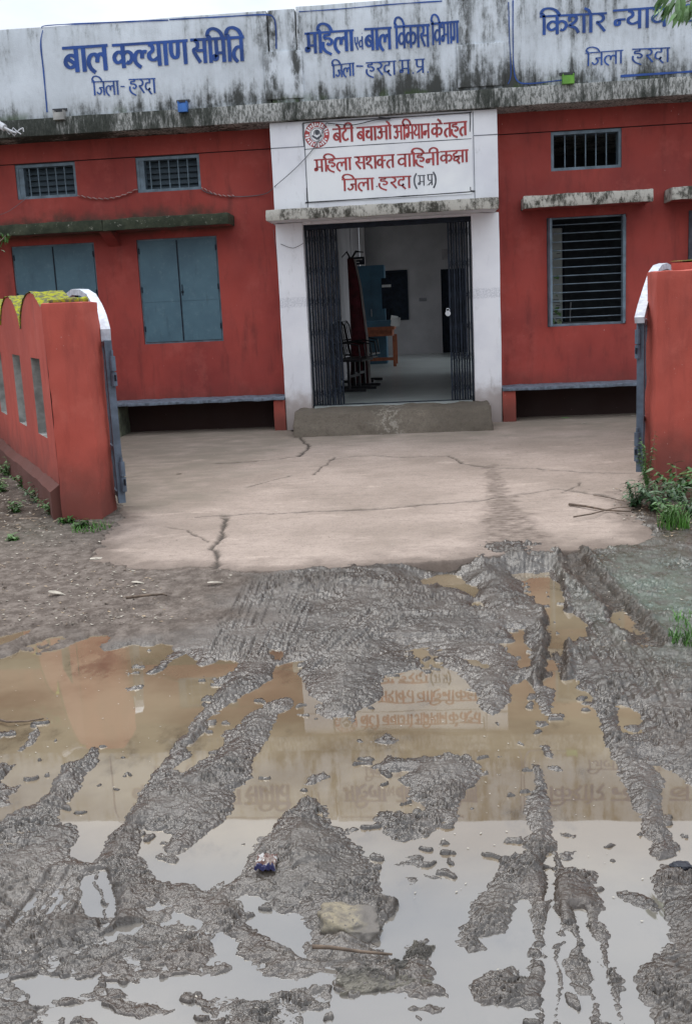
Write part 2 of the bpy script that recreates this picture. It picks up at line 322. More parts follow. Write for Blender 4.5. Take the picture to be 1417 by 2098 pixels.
# ---------------------------------------------------------------- puddle outlines, measured on the photograph tile by tile
TILE = dict(A=(0,1000,1.968), B=(700,1080,1.976), C=(0,1400,1.968), D=(700,1450,1.976), E=(0,1720,1.968), Q=(600,1720,1.734))
def trace(s):
    out = []; k = 'A'
    for tok in s.split():
        if tok in TILE: k = tok; continue
        a, b = tok.split(','); ox, oy, sc = TILE[k]; p = G(ox+float(a)/sc, oy+float(b)/sc, 0); out.append((p.x, p.y))
    return out
WAT = [
'A 0,600 60,585 130,570 110,590 60,615 0,635 -90,660 -90,620',
'A -120,720 0,690 50,670 110,640 180,610 250,597 275,605 200,640 150,668 260,645 330,615 380,593 430,592 440,605 410,640 425,660 470,650 530,628 600,640 650,625 695,635 690,660 640,700 590,740 600,752 650,735 690,700 740,670 790,680 800,700 790,720 850,710 890,690 960,705 930,740 900,765 870,770 850,790 905,785 880,810 850,850 810,900 770,950 745,984 C 715,230 680,280 640,340 600,390 560,440 540,500 500,550 470,590 430,650 390,700 350,725 320,710 290,700 300,640 330,580 270,560 250,570 240,510 290,470 330,420 345,380 385,340 400,300 420,255 380,260 340,285 310,310 240,340 235,380 200,430 160,470 120,500 60,520 0,555 -120,590',
'B 285,490 340,500 400,545 430,580 500,615 520,650 550,680 560,730 600,765 640,740 680,715 690,650 740,615 770,640 780,700 810,755 850,760 860,700 850,650 870,630 920,620 950,615 960,660 1000,665 1015,700 960,715 1020,730 1035,760 1050,830 1070,900 D 1045,90 1075,170 1110,240 1140,310 1170,380 1205,455 1220,510 1235,570 1250,610 1310,625 1350,595 1420,590 1440,640 1340,640 1290,645 1250,690 1260,740 1300,800 Q 1310,220 1330,320 1340,380 1300,400 1260,420 1240,455 1200,490 1230,560 1260,600 1285,760 1175,760 1165,600 1150,560 1165,510 1130,430 1110,380 1118,340 1100,300 1100,250 1080,180 1070,110 1000,95 D 880,640 870,600 855,520 845,440 840,360 820,300 815,250 790,235 775,260 775,320 740,360 730,420 760,480 740,550 730,590 650,620 640,660 600,710 560,780 520,850 Q 600,320 580,360 600,400 655,405 690,392 670,345 760,325 770,270 790,210 830,215 840,300 835,425 780,445 700,482 632,512 650,560 690,590 790,590 860,600 870,760 200,760 E 200,800 240,744 180,710 200,680 350,660 500,690 640,725 700,700 640,650 560,640 430,600 400,560 560,575 700,548 850,545 940,530 870,460 860,400 880,385 930,410 980,460 1040,500 1050,550 1170,575 1300,530 1335,540 Q 170,535 220,560 300,535 400,540 440,560 530,580 530,550 490,500 500,450 490,400 430,400 380,430 340,410 280,385 290,350 330,290 380,235 D 190,770 170,720 130,640 100,590 30,540 C 1340,570 1330,530 1290,470 1250,440 1170,500 1130,560 1080,600 1040,640 1000,700 960,770 900,810 830,840 790,825 740,820 690,815 640,790 610,760 600,730 560,700 550,660 570,620 600,580 680,590 690,610 640,660 700,705 790,650 850,610 890,560 930,520 940,480 960,430 1020,380 1010,330 1030,290 1060,250 1080,220 1105,170 1140,115 1195,90 1180,65 1130,55 1060,95 1000,120 960,160 910,200 900,240 875,290 810,310 800,330 730,360 700,345 760,300 755,260 800,230 840,170 835,140 A 845,925 900,890 970,845 1050,800 1110,760 1105,740 1125,712 1180,700 1245,702 1215,740 1200,760 1230,795 C 1240,50 1300,80 1280,125 1340,150 1400,140 B 40,800 70,745 150,700 170,650 160,600 200,590 290,578 330,590 320,560 295,520',
'B 320,215 380,195 440,188 480,200 500,230 545,240 555,255 530,285 490,260 450,255 410,255 390,225 350,240 320,245',
'B 525,305 560,300 595,335 540,325',
'B 680,190 760,185 840,185 860,230 890,260 905,295 890,330 960,370 1000,400 990,440 920,470 870,475 860,420 860,380 820,340 780,290 740,270 730,230',
'B 660,410 735,412 730,450 760,490 770,560 720,570 700,530 660,490 620,480 690,470 700,440',
'B 480,535 540,535 590,560 590,580 530,560', 'B 1080,370 1120,350 1150,390 1130,420 1090,400',
'B 1120,720 1160,735 1210,770 1200,800 1130,805 1170,830 1210,820 1200,840 1140,840 1125,800', 'A 1095,650 1140,655 1140,690 1100,690',
'D 1215,205 1290,230 1350,270 1390,310 1440,320 1560,330 1560,700 1420,645 1380,630 1345,600 1335,540 1300,460 1290,390 1305,320 1275,250',
'Q 960,325 990,340 1000,380 985,410 970,460 980,520 1010,555 1060,565 1070,600 1075,760 940,760 945,600 955,520 950,430 945,380',
'E 960,230 1040,230 1080,260 1130,290 1180,300 1220,330 1260,370 1280,400 1220,440 1230,480 1180,460 1120,420 1060,380 1050,350 1000,330 980,280',
'E 200,270 270,210 290,190 300,200 240,270 200,315 165,310', 'E 330,150 370,140 400,190 420,270 430,320 370,330 320,310 340,240',
'E 690,310 740,300 800,320 830,345 790,365 740,340', 'E 590,270 650,250 700,270 640,295', 'E 480,350 560,330 590,345 520,400 440,430 400,400',
'E 0,560 120,540 220,555 330,560 420,545 380,600 260,640 120,660 60,600',
]
ISL = [
'C -90,330 65,333 25,385 40,420 100,392 60,445 20,465 50,490 -90,510', 'C 65,275 100,230 140,190 165,175 170,200 130,240 90,275', 'C -40,190 30,195 20,220 -40,240',
'D 120,240 190,190 270,205 370,205 440,180 500,205 560,230 570,270 540,310 500,330 480,380 460,460 380,500 300,530 240,550 190,540 170,480 120,450 150,420 220,430 300,430 330,400 280,370 260,320 240,290 270,260 180,260',
'D 1115,750 1200,750 1260,780 1300,830 1270,840 1200,800 1130,775', 'D 870,585 950,585 930,620 880,615', 'D 880,505 945,510 930,530 880,520',
'B 775,790 820,780 840,800 800,812', 'D 800,155 850,160 850,210 820,200', 'D 775,235 815,232 812,262 790,262', 'C 1220,390 1300,360 1310,375 1270,410 1230,420',
'E 780,625 900,640 960,630 1080,630 1180,620 1280,590 1355,590 1350,630 1290,680 1200,700 1200,790 820,790 860,720 850,680 780,640',
'A 850,770 905,765 890,785', 'A 490,815 560,797 560,812 510,822', 'C 640,690 720,700 700,735 630,705', 'B 160,1000 200,1000 190,1010', 'B 60,860 90,855 80,870 50,868',
'D 830,235 880,230 870,250 840,250', 'D 340,670 400,675 405,690 350,685', 'D 240,600 340,600 340,640 230,640 300,620', 'D 250,690 300,680 290,705 255,715', 'E 230,780 300,725 420,740 420,800',
'Q 400,590 520,600 500,625 410,610', 'Q 420,635 450,640 440,656 418,652', 'Q 395,385 440,375 470,350 475,375 430,395', 'Q 360,85 420,70 480,90 410,92', 'Q 395,155 440,125 445,140 410,165', 'D 835,345 845,350 838,370', 'D 0,500 40,485 60,490 10,520', 'B 110,870 180,830 230,850 190,880',
]
def psd(polys, x, y):
    """distance to the nearest outline, negative inside any polygon"""
    dmin = np.full(x.shape, 1e9, np.float32); ins = np.zeros(x.shape, bool)
    for P in polys:
        P = np.array(P, np.float32); bx0, by0 = P.min(0)-.5; bx1, by1 = P.max(0)+.5
        sel = np.where((x > bx0) & (x < bx1) & (y > by0) & (y < by1))[0]
        if not len(sel): continue
        px = x[sel]; py = y[sel]; d = np.full(px.shape, 1e9, np.float32); c = np.zeros(px.shape, bool)
        for i in range(len(P)):
            ax, ay = P[i-1]; bx, by = P[i]; ex, ey = bx-ax, by-ay
            t = np.clip(((px-ax)*ex+(py-ay)*ey)/(ex*ex+ey*ey+1e-12), 0, 1)
            d = np.minimum(d, (px-ax-t*ex)**2+(py-ay-t*ey)**2)
            cond = ((ay > py) != (by > py)); c ^= cond & (px < (bx-ax)*(py-ay)/((by-ay) if by != ay else 1e-9)+ax)
        d = np.sqrt(d); dmin[sel] = np.minimum(dmin[sel], d); ins[sel] |= c
        # inside one, stay with the deepest
    return np.where(ins, -dmin, np.minimum(dmin, .5))
WPOLY = [trace(s) for s in WAT]; IPOLY = [trace(s) for s in ISL]

def pline(px, z=.03): return [(G(a, b, z).x, G(a, b, z).y) for a, b in px]
def along(P, x, y):
    """nearest distance to a polyline, signed across, and length along it"""
    best = np.full(x.shape, 1e9, np.float32); sgn = np.zeros(x.shape, np.float32); S = np.zeros(x.shape, np.float32); L = 0
    for (ax, ay), (bx, by) in zip(P[:-1], P[1:]):
        ex, ey = bx-ax, by-ay; l = math.hypot(ex, ey); t = np.clip(((x-ax)*ex+(y-ay)*ey)/(l*l), 0, 1)
        d = np.hypot(x-ax-t*ex, y-ay-t*ey); cr_ = ((x-ax)*ey-(y-ay)*ex)/l; nw = d < best
        sgn = np.where(nw, np.sign(cr_)*d, sgn); S = np.where(nw, L+t*l, S); best = np.minimum(best, d); L += l
    return sgn, S, L

# mud treads: path, width, spacing of the lugs, spacing of the grooves, depth
TREADS = [([(560,1165),(520,1230),(470,1330),(400,1400)], .26, .060, .052, .016), ([(640,1190),(600,1260),(560,1340)], .22, .05, .045, .013),
 ([(760,1250),(690,1310),(630,1370)], .16, .035, .08, .014), ([(900,1215),(800,1270),(720,1330)], .17, .04, .06, .014),
 ([(1225,1270),(1290,1370),(1345,1500)], .34, .5, .062, .014), ([(340,1230),(180,1270),(0,1320)], .17, .045, .07, .016),
 ([(350,1215),(330,1260),(300,1290)], .07, .02, .05, .012), ([(1160,1320),(1190,1400),(1200,1440)], .22, .4, .05, .015),
 ([(180,1760),(110,1850),(60,1930)], .30, .5, .055, .012), ([(420,1290),(520,1230),(600,1200)], .15, .04, .06, .013), ([(100,1960),(60,2010),(20,2070)], .16, .03, .05, .014)]
GRIME = 1
RUTS = [([(1165,1135),(1190,1180),(1240,1215),(1290,1265),(1335,1325)], .070, .020, .020), ([(1130,1180),(1138,1300),(1130,1400)], .05, .02, .02)]

aout = [(-2.75,-4.9),(-2.62,-5.35),(-2.56,-5.70)]+[(G(u, v, .09).x, G(u, v, .09).y) for u, v in ((240,1072),(205,1110),(180,1152),(250,1162),(340,1166),(430,1164),(470,1169),(600,1168),(760,1154),(900,1148),(980,1140),(1100,1130),(1180,1128),(1250,1124),(1310,1118),(1352,1105),(1330,1080),(1290,1050))]+[(1.75,-4.7),(6.5,-4.2),(6.5,.3),(-9,.3),(-9,-1.0),(-5.0,-1.6),(-3.6,-3.8)]
def base_h(x, y):
    b = np.interp(y, [-9.2,-7.6,-7.1,-6.5,-5.0,-1.0,4.0], [0,.015,.058,.085,.12,.19,.20])
    return b + .0*x
def field(x, y, sdl):
    """height of the mud and the colour masks"""
    wx = x+.035*fb(x*9, y*9, 2, 3); wy = y+.035*fb(x*9, y*9, 2, 8)
    n0 = fb(x*2.3, y*2.3, 3, 1); b = base_h(x, y)
    land = np.clip(sdl, 0, None)
    rise = 1-np.exp(-land/.075)
    far_ = sst(-8.6, -9.6, y)
    h = .0005+.004*fb(x*40, y*60, 2, 171)*(land < .03)+(.014+.008*far_)*rise*(1+.6*n0)+(.008+.010*far_)*(1-np.exp(-land/.3))
    h = h+np.minimum(b, .28*land+.0)
    # how broken up the surface is
    calm = np.zeros_like(x)
    for (u, v, r) in ((100,1800,.22),(230,1960,.28),(330,2020,.25),(80,2030,.25),(560,1960,.18),(830,1310,.32),(300,1330,.3),(700,1400,.3)):
        p = G(u, v, 0); calm = np.maximum(calm, np.exp(-((x-p.x)**2+(y-p.y)**2)/(r*r)))
    dryl = sst(-1.6, -2.3, x+.35*fb(x*1.5, y*1.5, 3, 21))*sst(-8.9, -8.1, y+.25*fb(x*1.2, y*1.2, 3, 22))
    dryl = np.maximum(dryl, sst(-8.55, -7.9, y+.3*n0)*sst(-.7, -1.5, x+.3*n0))
    dry = np.clip(dryl, 0, 1)
    brk = (.07+.93*sst(-.12, .38, fb(x*3.6, y*3.6, 3, 31)))*(1-.72*calm)*(1-.62*dry)*sst(0, .035, land)
    f1, f2, idv = worley(wx*25+.9*pn(x*22, y*22, 4), wy*31, 2); lump = np.sqrt(np.clip(1-(f1/.78)**2, 0, 1))*(.45+.75*idv)
    g1, g2, idw = worley(wx*58, wy*70+.6*pn(x*50, y*50, 9), 6); lump2 = np.sqrt(np.clip(1-(g1/.8)**2, 0, 1))*(.4+.8*idw)
    rdg = 1-np.abs(fb(wx*26, wy*34, 3, 14)); fine = fb(x*110, y*130, 2, 40)
    h = h+brk*(.0095*(lump-.45)+.0045*(lump2-.5)+.006*(rdg-.75)+.0010*fine)+(1-brk)*.0022*fb(x*30, y*30, 3, 41)*sst(0,.02,land)
    big = sst(.12, .6, fb(x*5.5, y*5.5, 2, 51)); h = h+big*(.006+.012*far_)*rise*(1-dry)
    # heaped clods where wheels leave the slab
    hp = G(650, 1195, .05); e = np.exp(-(((x-hp.x)/.55)**2+((y-hp.y)/.17)**2)); hp2 = G(1000,1140,.06); e2 = np.exp(-(((x-hp2.x)/.42)**2+((y-hp2.y)/.20)**2))
    hp3 = G(800,1240,.03); e3 = np.exp(-(((x-hp3.x)/.22)**2+((y-hp3.y)/.45)**2))
    soak = np.zeros_like(x)
    for (u, v, r) in ((110,1850,.16),(200,1990,.26),(60,1990,.22),(330,1905,.14),(400,2060,.20),(300,1345,.22),(860,1330,.20),(330,1770,.10),(760,1640,.10),(1090,1960,.14),(680,2010,.12),(250,1930,.16),(480,1975,.12),(20,2080,.2),(130,2085,.2),(560,2070,.14),(1000,1700,.08),(30,1720,.12)):
        p = G(u, v, 0); soak = np.maximum(soak, np.exp(-((x-p.x)**2+(y-p.y)**2)/(r*r)))
    soak = np.clip(soak*1.25, 0, 1)*(y < -8.3); h = h*(1-.9*soak)+soak*(.0025+.009*fb(x*13, y*20, 5, 151))
    h = h+(e+e2*.7+.5*e3)*rise*(.002+.024*lump+.016*lump2+.012*big)
    dark = np.clip(e*.9+.55*e2+.4*e3, 0, 1)*(.5+.5*idv)
    for P, wdt, lug, gro, dep in TREADS:
        c, S, L = along(pline(P), x, y); k = sst(wdt/2, wdt/2-.03, np.abs(c))*sst(0, .05, S)*sst(L, L-.05, S)*sst(0, .02, land)*sst(-.5, .0, fb(x*4, y*4, 2, int(lug*1000)))
        pat = np.clip(2.2*np.sin(c/gro*6.283)+.5, -1, 1)*.6+np.clip(3*np.sin((S+.5*np.abs(c))/lug*6.283+2*np.sin(c*30)), -1, 1)*.5*(lug < .3)
        h = h*(1-.55*k)+.55*k*np.minimum(h, .02+np.minimum(b, .28*land)+.3*h)+k*dep*pat*.75*(.45+.8*np.clip(.5+fb(x*11, y*11, 2, 161), 0, 1)); dark = np.maximum(dark, .28*k*(pat < -.2))
    for P, hw, dep, berm in RUTS:
        c, S, L = along(pline(P), x, y); c = c+.02*fb(x*8, y*8, 2, 61); k = sst(0, .06, S)*sst(L, L-.06, S); a = np.abs(c)
        h = h-k*dep*(.8+.5*idv)*sst(hw, hw*.5, a)+k*berm*np.exp(-((a-hw*1.45)/(hw*.42))**2)*(.5+lump); dark = np.maximum(dark, k*sst(hw*1.9, hw*1.2, a)*.85)
    for (u, v) in ((815,1865),(255,1900),(150,1900)):
        p = G(u, v, 0); e = np.exp(-((x-p.x)**2+(y-p.y)**2)/.004); h += e*.02; dark = np.maximum(dark, e*.6)
    # long dark seams where a wheel cut the ridge
    for P in ([(1120,1740),(1130,1850),(1135,1960),(1130,2098)], [(205,1775),(225,1850),(220,1900)], [(1180,1850),(1215,1960),(1250,2090)]):
        c, S, L = along(pline(P, 0), x, y); k = np.exp(-((c+.01*fb(x*12, y*12, 2, 71))/.022)**2)*sst(0, .05, S)*sst(L+.05, L, S)*sst(0,.03,land); h = h-.026*k*(.6+.8*lump); dark = np.maximum(dark, .8*k*sst(.2, .7, lump+.4*idw))
    # pool bed, with crumbs standing out of it near the rim
    depth = np.clip(-sdl, 0, None); bed = -.0015-.05*(1-np.exp(-depth/.12))
    sp1, _, sid = worley(wx*13, wy*24, 77); crumb = np.clip(1-(sp1/.42)**2, 0, 1)*(sid > .80)*sst(.22, .02, depth)*sst(-.15,.25,fb(x*3, y*3, 2, 81)); bed = bed+np.minimum(crumb*.075*(.4+.6*idw), .052+.008*lump2)*1.0
    h = np.where(sdl > 0, h, np.minimum(bed, .007+.005*lump2))
    sap = psd([aout], (x+.03*fb(x*6, y*6, 3, 5)).astype(np.float32), (y+.03*fb(x*6, y*6, 3, 6)).astype(np.float32))
    kk = G(1035,1120,.09); keep_ = np.clip(1.25*np.exp(-(((x-kk.x)/.30)**2+((y-kk.y)/.20)**2))+.35*fb(x*9, y*16, 3, 101), 0, 1)
    under = sst(.0, -.10, sap+.05*fb(x*7, y*12, 3, 103)); h = np.where(under > 0, h*(1-under)+under*np.minimum(h, base_h(x, y)+.022*keep_*(.5+lump)-.10*(1-keep_)), h)
    # flaky crumbs: short curved nicks and little overhanging steps in an otherwise smooth wet skin
    on_land = (sdl > .006)*(1-.9*under)
    tex = np.clip(.35+brk*1.1, 0, 1)*(1-.45*dry)
    for fy, fx, dep_, wid, st_, sd_ in ((23, 13, .012, .09, .010, 111), (42, 26, .009, .12, .006, 115), (66, 40, .005, .14, .003, 119)):
        ph = y*fy+1.15*fb(x*fx*.8, y*fx*.6, 3, sd_); fr = ph-np.floor(ph); on = sst(.08, .24, pn(x*fx*1.25, y*fx*1.6, sd_+3)+.25*pn(x*fx*4, y*fx*4, sd_+4))
        h = h+on_land*on*tex*(.8*st_*(1-fr)**2-dep_*np.exp(-((fr-.5*0-.93)/wid)**2))
    ck1, ck2, cid = worley(x*23+1.3*pn(x*14, y*14, 131), y*30+1.3*pn(x*14, y*14, 133), 135); h = h-on_land*.008*brk*sst(.10, .0, ck2-ck1)*sst(.1, .5, cid+.5*pn(x*9, y*9, 137))
    gp = G(1365,1215,.06); green = np.exp(-(((x-gp.x)/.42)**2+((y-gp.y)/1.0)**2))*(sdl > .03)
    gp = G(80,1090,.1); green = np.maximum(green, .25*np.exp(-(((x-gp.x)/.5)**2+((y-gp.y)/.6)**2)))
    gp = G(40,1050,.1); dark = np.maximum(dark, .95*np.exp(-(((x-gp.x)/.75)**2+((y-gp.y)/.9)**2))*sst(-.5,.2,fb(x*5,y*5,3,141)))
    red = dry; dark = np.clip(dark, 0, 1)*(sdl > 0)
    return h, red, green, dark

# ---------------------------------------------------------------- ground: one sheet, finest where the photograph stands closest
NC, NR = 860, 760
th = np.linspace(math.atan(1.76/2.16), math.atan(1.76/7.9), NR); dd = 1.76/np.tan(th)
dd = np.concatenate([np.linspace(-40, 1.2, 14)[:-1], np.linspace(1.2, 2.16, 14)[:-1], dd, np.geomspace(7.95, 13.7, 70), np.geomspace(14, 150, 16)])
tt = np.linspace(-1.06, 1.06, NC); out = np.geomspace(.0011, 1, 84)
side = np.cumsum(out); side = side/side[-1]
def row_x(d):
    dc = max(d, 1.6); hwid = .405*dc; cx = -.112*dc; ctr = cx+tt*hwid; far = 120.
    return np.concatenate([(ctr[0]-side*far)[::-1], ctr, ctr[-1]+side*far])
GX = np.stack([row_x(d) for d in dd]); GY = np.repeat((dd-13.6)[:, None], GX.shape[1], 1)
nr, nc = GX.shape
# outline distance on every second row and column, filled in between
rs = np.arange(0, nr, 2); cs = np.arange(0, nc, 2)
if rs[-1] != nr-1: rs = np.append(rs, nr-1)
if cs[-1] != nc-1: cs = np.append(cs, nc-1)
sx = GX[np.ix_(rs, cs)].ravel(); sy = GY[np.ix_(rs, cs)].ravel()
jx = sx+.020*fb(sx*8, sy*8, 3, 90)+.008*pn(sx*45, sy*60, 92); jy = sy+.022*fb(sx*8, sy*8, 3, 95)+.010*pn(sx*45, sy*60, 96)
sW = psd(WPOLY, jx.astype(np.float32), jy.astype(np.float32)); sI = psd(IPOLY, jx.astype(np.float32), jy.astype(np.float32))
sS = np.maximum(sW, -sI).reshape(len(rs), len(cs))
tmp = np.stack([np.interp(np.arange(nc), cs, r) for r in sS]); SD = np.stack([np.interp(np.arange(nr), rs, tmp[:, j]) for j in range(nc)], 1)
H, MD, MG, MK = field(GX.ravel(), GY.ravel(), SD.ravel())
def ground_z(x, y):
    i = int(np.argmin(abs(dd-13.6-y))); j = int(np.argmin(abs(GX[i]-x))); return float(H.reshape(nr, nc)[i, j])
def grid_mesh(name, X_, Y_, Z_, mat, masks, keep=None):
    r_, c_ = X_.shape; co = np.stack([X_.ravel(), Y_.ravel(), Z_.ravel()], 1).astype(np.float32)
    i = np.arange(r_*c_).reshape(r_, c_); q = np.stack([i[:-1,:-1], i[:-1,1:], i[1:,1:], i[1:,:-1]], -1).reshape(-1, 4)
    if keep is not None: q = q[keep.ravel()[q].all(1)]
    me = bpy.data.meshes.new(name); me.vertices.add(len(co)); me.vertices.foreach_set('co', co.ravel())
    me.loops.add(q.size); me.loops.foreach_set('vertex_index', q.ravel().astype(np.int32))
    me.polygons.add(len(q)); me.polygons.foreach_set('loop_start', np.arange(0, q.size, 4, dtype=np.int32)); me.polygons.foreach_set('use_smooth', np.ones(len(q), bool))
    for k, a in masks.items():
        at = me.attributes.new(k, 'FLOAT', 'POINT'); at.data.foreach_set('value', np.ascontiguousarray(a.ravel(), np.float32))
    me.update(calc_edges=True); me.materials.append(mat); o = bpy.data.objects.new(name, me); COL.objects.link(o); return o
tag(grid_mesh('ground', GX, GY, H.reshape(nr, nc), MUD, dict(dry=MD, green=MG, dark=MK)), 'churned wet mud and soil in front of the red building', kind='structure')
wm = MB(); wm.quad([(-9,-13.55,0),(7,-13.55,0),(7,-6.9,0),(-9,-6.9,0)])
tag(wm.build('puddle_water', WATER), 'brown standing water filling the wheel ruts', kind='structure')

# ---------------------------------------------------------------- concrete apron
xa = np.linspace(-5.0, 3.1, 720); ya = np.concatenate([np.linspace(-7.35, -5.0, 350), np.linspace(-4.99, .25, 400)])
AX, AY = np.meshgrid(xa, ya); ax_, ay_ = AX.ravel(), AY.ravel()
sa = psd([aout], (ax_+.02*fb(ax_*6, ay_*6, 3, 5)).astype(np.float32), (ay_+.02*fb(ax_*6, ay_*6, 3, 6)).astype(np.float32))
az = np.interp(ay_, [-7.3,-7.0,-5.0,-1.0,.3], [.078,.083,.128,.200,.208])+.006*fb(ax_*1.1, ay_*1.1, 3, 15)+.0012*fb(ax_*14, ay_*14, 2, 16)
def gp_(l, z=.12): return [(G(a, b, z).x, G(a, b, z).y) for a, b in l]
CR = [(gp_([(390,1060),(470,1055),(600,1050),(720,1045),(830,1038),(960,1028),(1040,1018),(1140,1005),(1230,1015),(1290,1030)]), .013), (gp_([(465,1055),(455,1090),(440,1110),(445,1135),(430,1160)]), .017),
 (gp_([(320,1167),(370,1163),(430,1160),(470,1170)], .09), .014), (gp_([(605,860),(600,885),(620,905),(632,918),(610,935),(520,945),(430,950)], .17), .018), (gp_([(660,945),(730,935),(830,938),(920,935),(945,948),(1000,955),(1100,958),(1200,965),(1310,966)], .16), .014),
 (gp_([(640,975),(670,950),(690,938)], .15), .009), (gp_([(500,1000),(560,985),(600,975)], .14), .008), (gp_([(430,1110),(380,1085),(330,1080)], .11), .006), (gp_([(1190,985),(1170,1000),(1150,1010)], .14), .006)]
crk = np.zeros_like(ax_)
for P, wd in CR:
    c, S, L = along(P, ax_+.018*fb(ax_*10, ay_*10, 3, 45)+.03*fb(ax_*3, ay_*3, 2, 47), ay_+.03*fb(ax_*4, ay_*4, 3, 46))
    crk = np.maximum(crk, np.exp(-(c/(1.6*wd*(.55+.75*np.abs(fb(ax_*5, ay_*5, 2, 48)))))**2)*sst(0, .1, S)*sst(L, L-.1, S))
az = az-.018*crk
dmp = np.clip(sst(-4.3, -2.5, ay_+.8*fb(ax_*1.1, ay_*1.5, 4, 55))*.0+sst(-2.6, -.9, ay_+.7*fb(ax_*1.0, ay_*2, 4, 56))*.9+sst(-1.5, -2.5, ax_+.35*fb(ax_*1.4, ay_*1.4, 4, 57))*sst(-5.6, -4.8, ay_)*.9, 0, 1)
dmp = np.clip(dmp*(.8+.6*fb(ax_*3, ay_*5, 3, 59)), 0, 1)
mc, mS, mL = along(gp_([(1005,960),(1020,1010),(1035,1060),(1060,1110),(1080,1150)], .11), ax_, ay_)
mw = np.interp(mS, [0, mL*.45, mL], [.07,.16,.55]); mud = sst(mw, mw*.2, np.abs(mc)+.10*fb(ax_*7, ay_*7, 4, 65))*np.interp(mS, [0,mL*.3,mL], [.5,.9,1])*(.7+.5*fb(ax_*12, ay_*26, 3, 66))
edge = sst(.34, .0, -sa+.12*fb(ax_*4, ay_*4, 3, 67))*(ay_ < -4.9); mud = np.clip(np.maximum(mud, edge*.75), 0, 1)
az = az+mud*.006*fb(ax_*30, ay_*30, 3, 68)-.25*sst(-.01, .05, sa)
tag(grid_mesh('concrete_apron', AX, AY, az.reshape(AX.shape), APRON, dict(damp=dmp, mud=mud, crack=crk), keep=(sa < .12).reshape(AX.shape)), 'cracked pinkish concrete forecourt running up to the entrance step', kind='structure')
def apron_z(y): return float(np.interp(y, [-7.3,-7.0,-5.0,-1.0,.3], [.078,.083,.128,.200,.208]))

# ================================================================ the building
B = thing('office_building', 'single storey red government office with white lettered parapet and central entrance', 'building', (0,0,.15))
FL = .485
def wall_grid(xr, zr, y0, y1, holes, axis='x'):
    mb = MB(); xs = sorted(set([xr[0], xr[1]]+[h[i] for h in holes for i in (0,1)])); zs = sorted(set([zr[0], zr[1]]+[h[i] for h in holes for i in (2,3)]))
    sol = lambda i, j: 0 <= i < len(xs)-1 and 0 <= j < len(zs)-1 and not any(h[0]-1e-6 <= xs[i] and xs[i+1] <= h[1]+1e-6 and h[2]-1e-6 <= zs[j] and zs[j+1] <= h[3]+1e-6 for h in holes)
    P = (lambda a, y, z: (a, y, z)) if axis == 'x' else (lambda a, y, z: (y, a, z))
    for i in range(len(xs)-1):
        for j in range(len(zs)-1):
            if not sol(i, j): continue
            a, b, c, d = xs[i], xs[i+1], zs[j], zs[j+1]
            mb.quad([P(a,y0,c),P(b,y0,c),P(b,y0,d),P(a,y0,d)]); mb.quad([P(a,y1,d),P(b,y1,d),P(b,y1,c),P(a,y1,c)], 1)
            if not sol(i-1, j): mb.quad([P(a,y0,c),P(a,y0,d),P(a,y1,d),P(a,y1,c)])
            if not sol(i+1, j): mb.quad([P(b,y0,c),P(b,y1,c),P(b,y1,d),P(b,y0,d)])
            if not sol(i, j-1): mb.quad([P(a,y0,c),P(a,y1,c),P(b,y1,c),P(b,y0,c)])
            if not sol(i, j+1): mb.quad([P(a,y0,d),P(b,y0,d),P(b,y1,d),P(a,y1,d)])
    return mb
def weld(o):
    bm = bmesh.new(); bm.from_mesh(o.data); bmesh.ops.remove_doubles(bm, verts=bm.verts, dist=1e-5); bm.to_mesh(o.data); bm.free(); return o
WL = [(-5.40,-4.30), (-3.745,-2.70)]; VZ = (3.245, 3.67)
wh = [(a, b, 1.345, 2.67) for a, b in WL]
vh = [(-5.24,-4.45,*VZ), (-3.67,-2.85,*VZ)]
ZG = 3.672
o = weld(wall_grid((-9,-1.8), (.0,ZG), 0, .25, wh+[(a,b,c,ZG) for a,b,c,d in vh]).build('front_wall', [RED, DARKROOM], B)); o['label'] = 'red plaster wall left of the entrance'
o = wall_grid((-9,-1.8), (ZG+.012,3.93), -.014, .25, []).build('lintel_band', [RED, DARKROOM], B)
RW = [(1.44,2.405,1.335,2.665), (3.155,4.12,1.335,2.665)]; RV = [(1.50,2.348,3.215,3.675), (3.25,4.1,3.215,3.675)]
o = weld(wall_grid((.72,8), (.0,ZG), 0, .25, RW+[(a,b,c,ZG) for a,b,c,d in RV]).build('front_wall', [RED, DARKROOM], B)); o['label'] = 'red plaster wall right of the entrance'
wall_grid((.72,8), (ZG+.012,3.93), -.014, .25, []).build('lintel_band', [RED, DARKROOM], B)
MB().box(-9,-1.8,.03,.25,ZG,ZG+.012).build('groove_bed', BLACKINK, B); MB().box(.72,8,.03,.25,ZG,ZG+.012).build('groove_bed', BLACKINK, B)
# roof slab, parapet with the raised plaster blocks
rough(MB().box(-9.3, 8.3, -.50, 4.7, 3.92, 4.125).box(-3.8, 1.1, 4.702, 12.5, 3.92, 4.125).build('roof_slab', SLABM, B), amp=.008, sizes=.35, bev=.01)  # rear slab cut back to the hall's width so daylight reaches its openings
par = rough(MB().box(-9.3, -1.835, -.455, -.30, 4.125, 5.165).box(-1.82, -1.50, -.455, -.30, 4.125, 5.165).box(-1.485, 8.3, -.455, -.30, 4.125, 5.185).build('parapet', PARAPET, B), amp=.005, sizes=.3, bev=.008)
for (a, b, c, d) in ((545,618,100,205),(937,1032,84,180)):
    p, q = F(a, d, -.47), F(b, c, -.47); rough(MB().box(p.x, q.x, -.478, -.450, p.z, q.z-.01).build('raised_plaster_block', PARAPET, B), amp=.006, sizes=.1, bev=.008)
MB().box(-9.3, 8.3, -.30, 0.0, 4.13, 4.14).build('gutter_bed', SLABM, B)

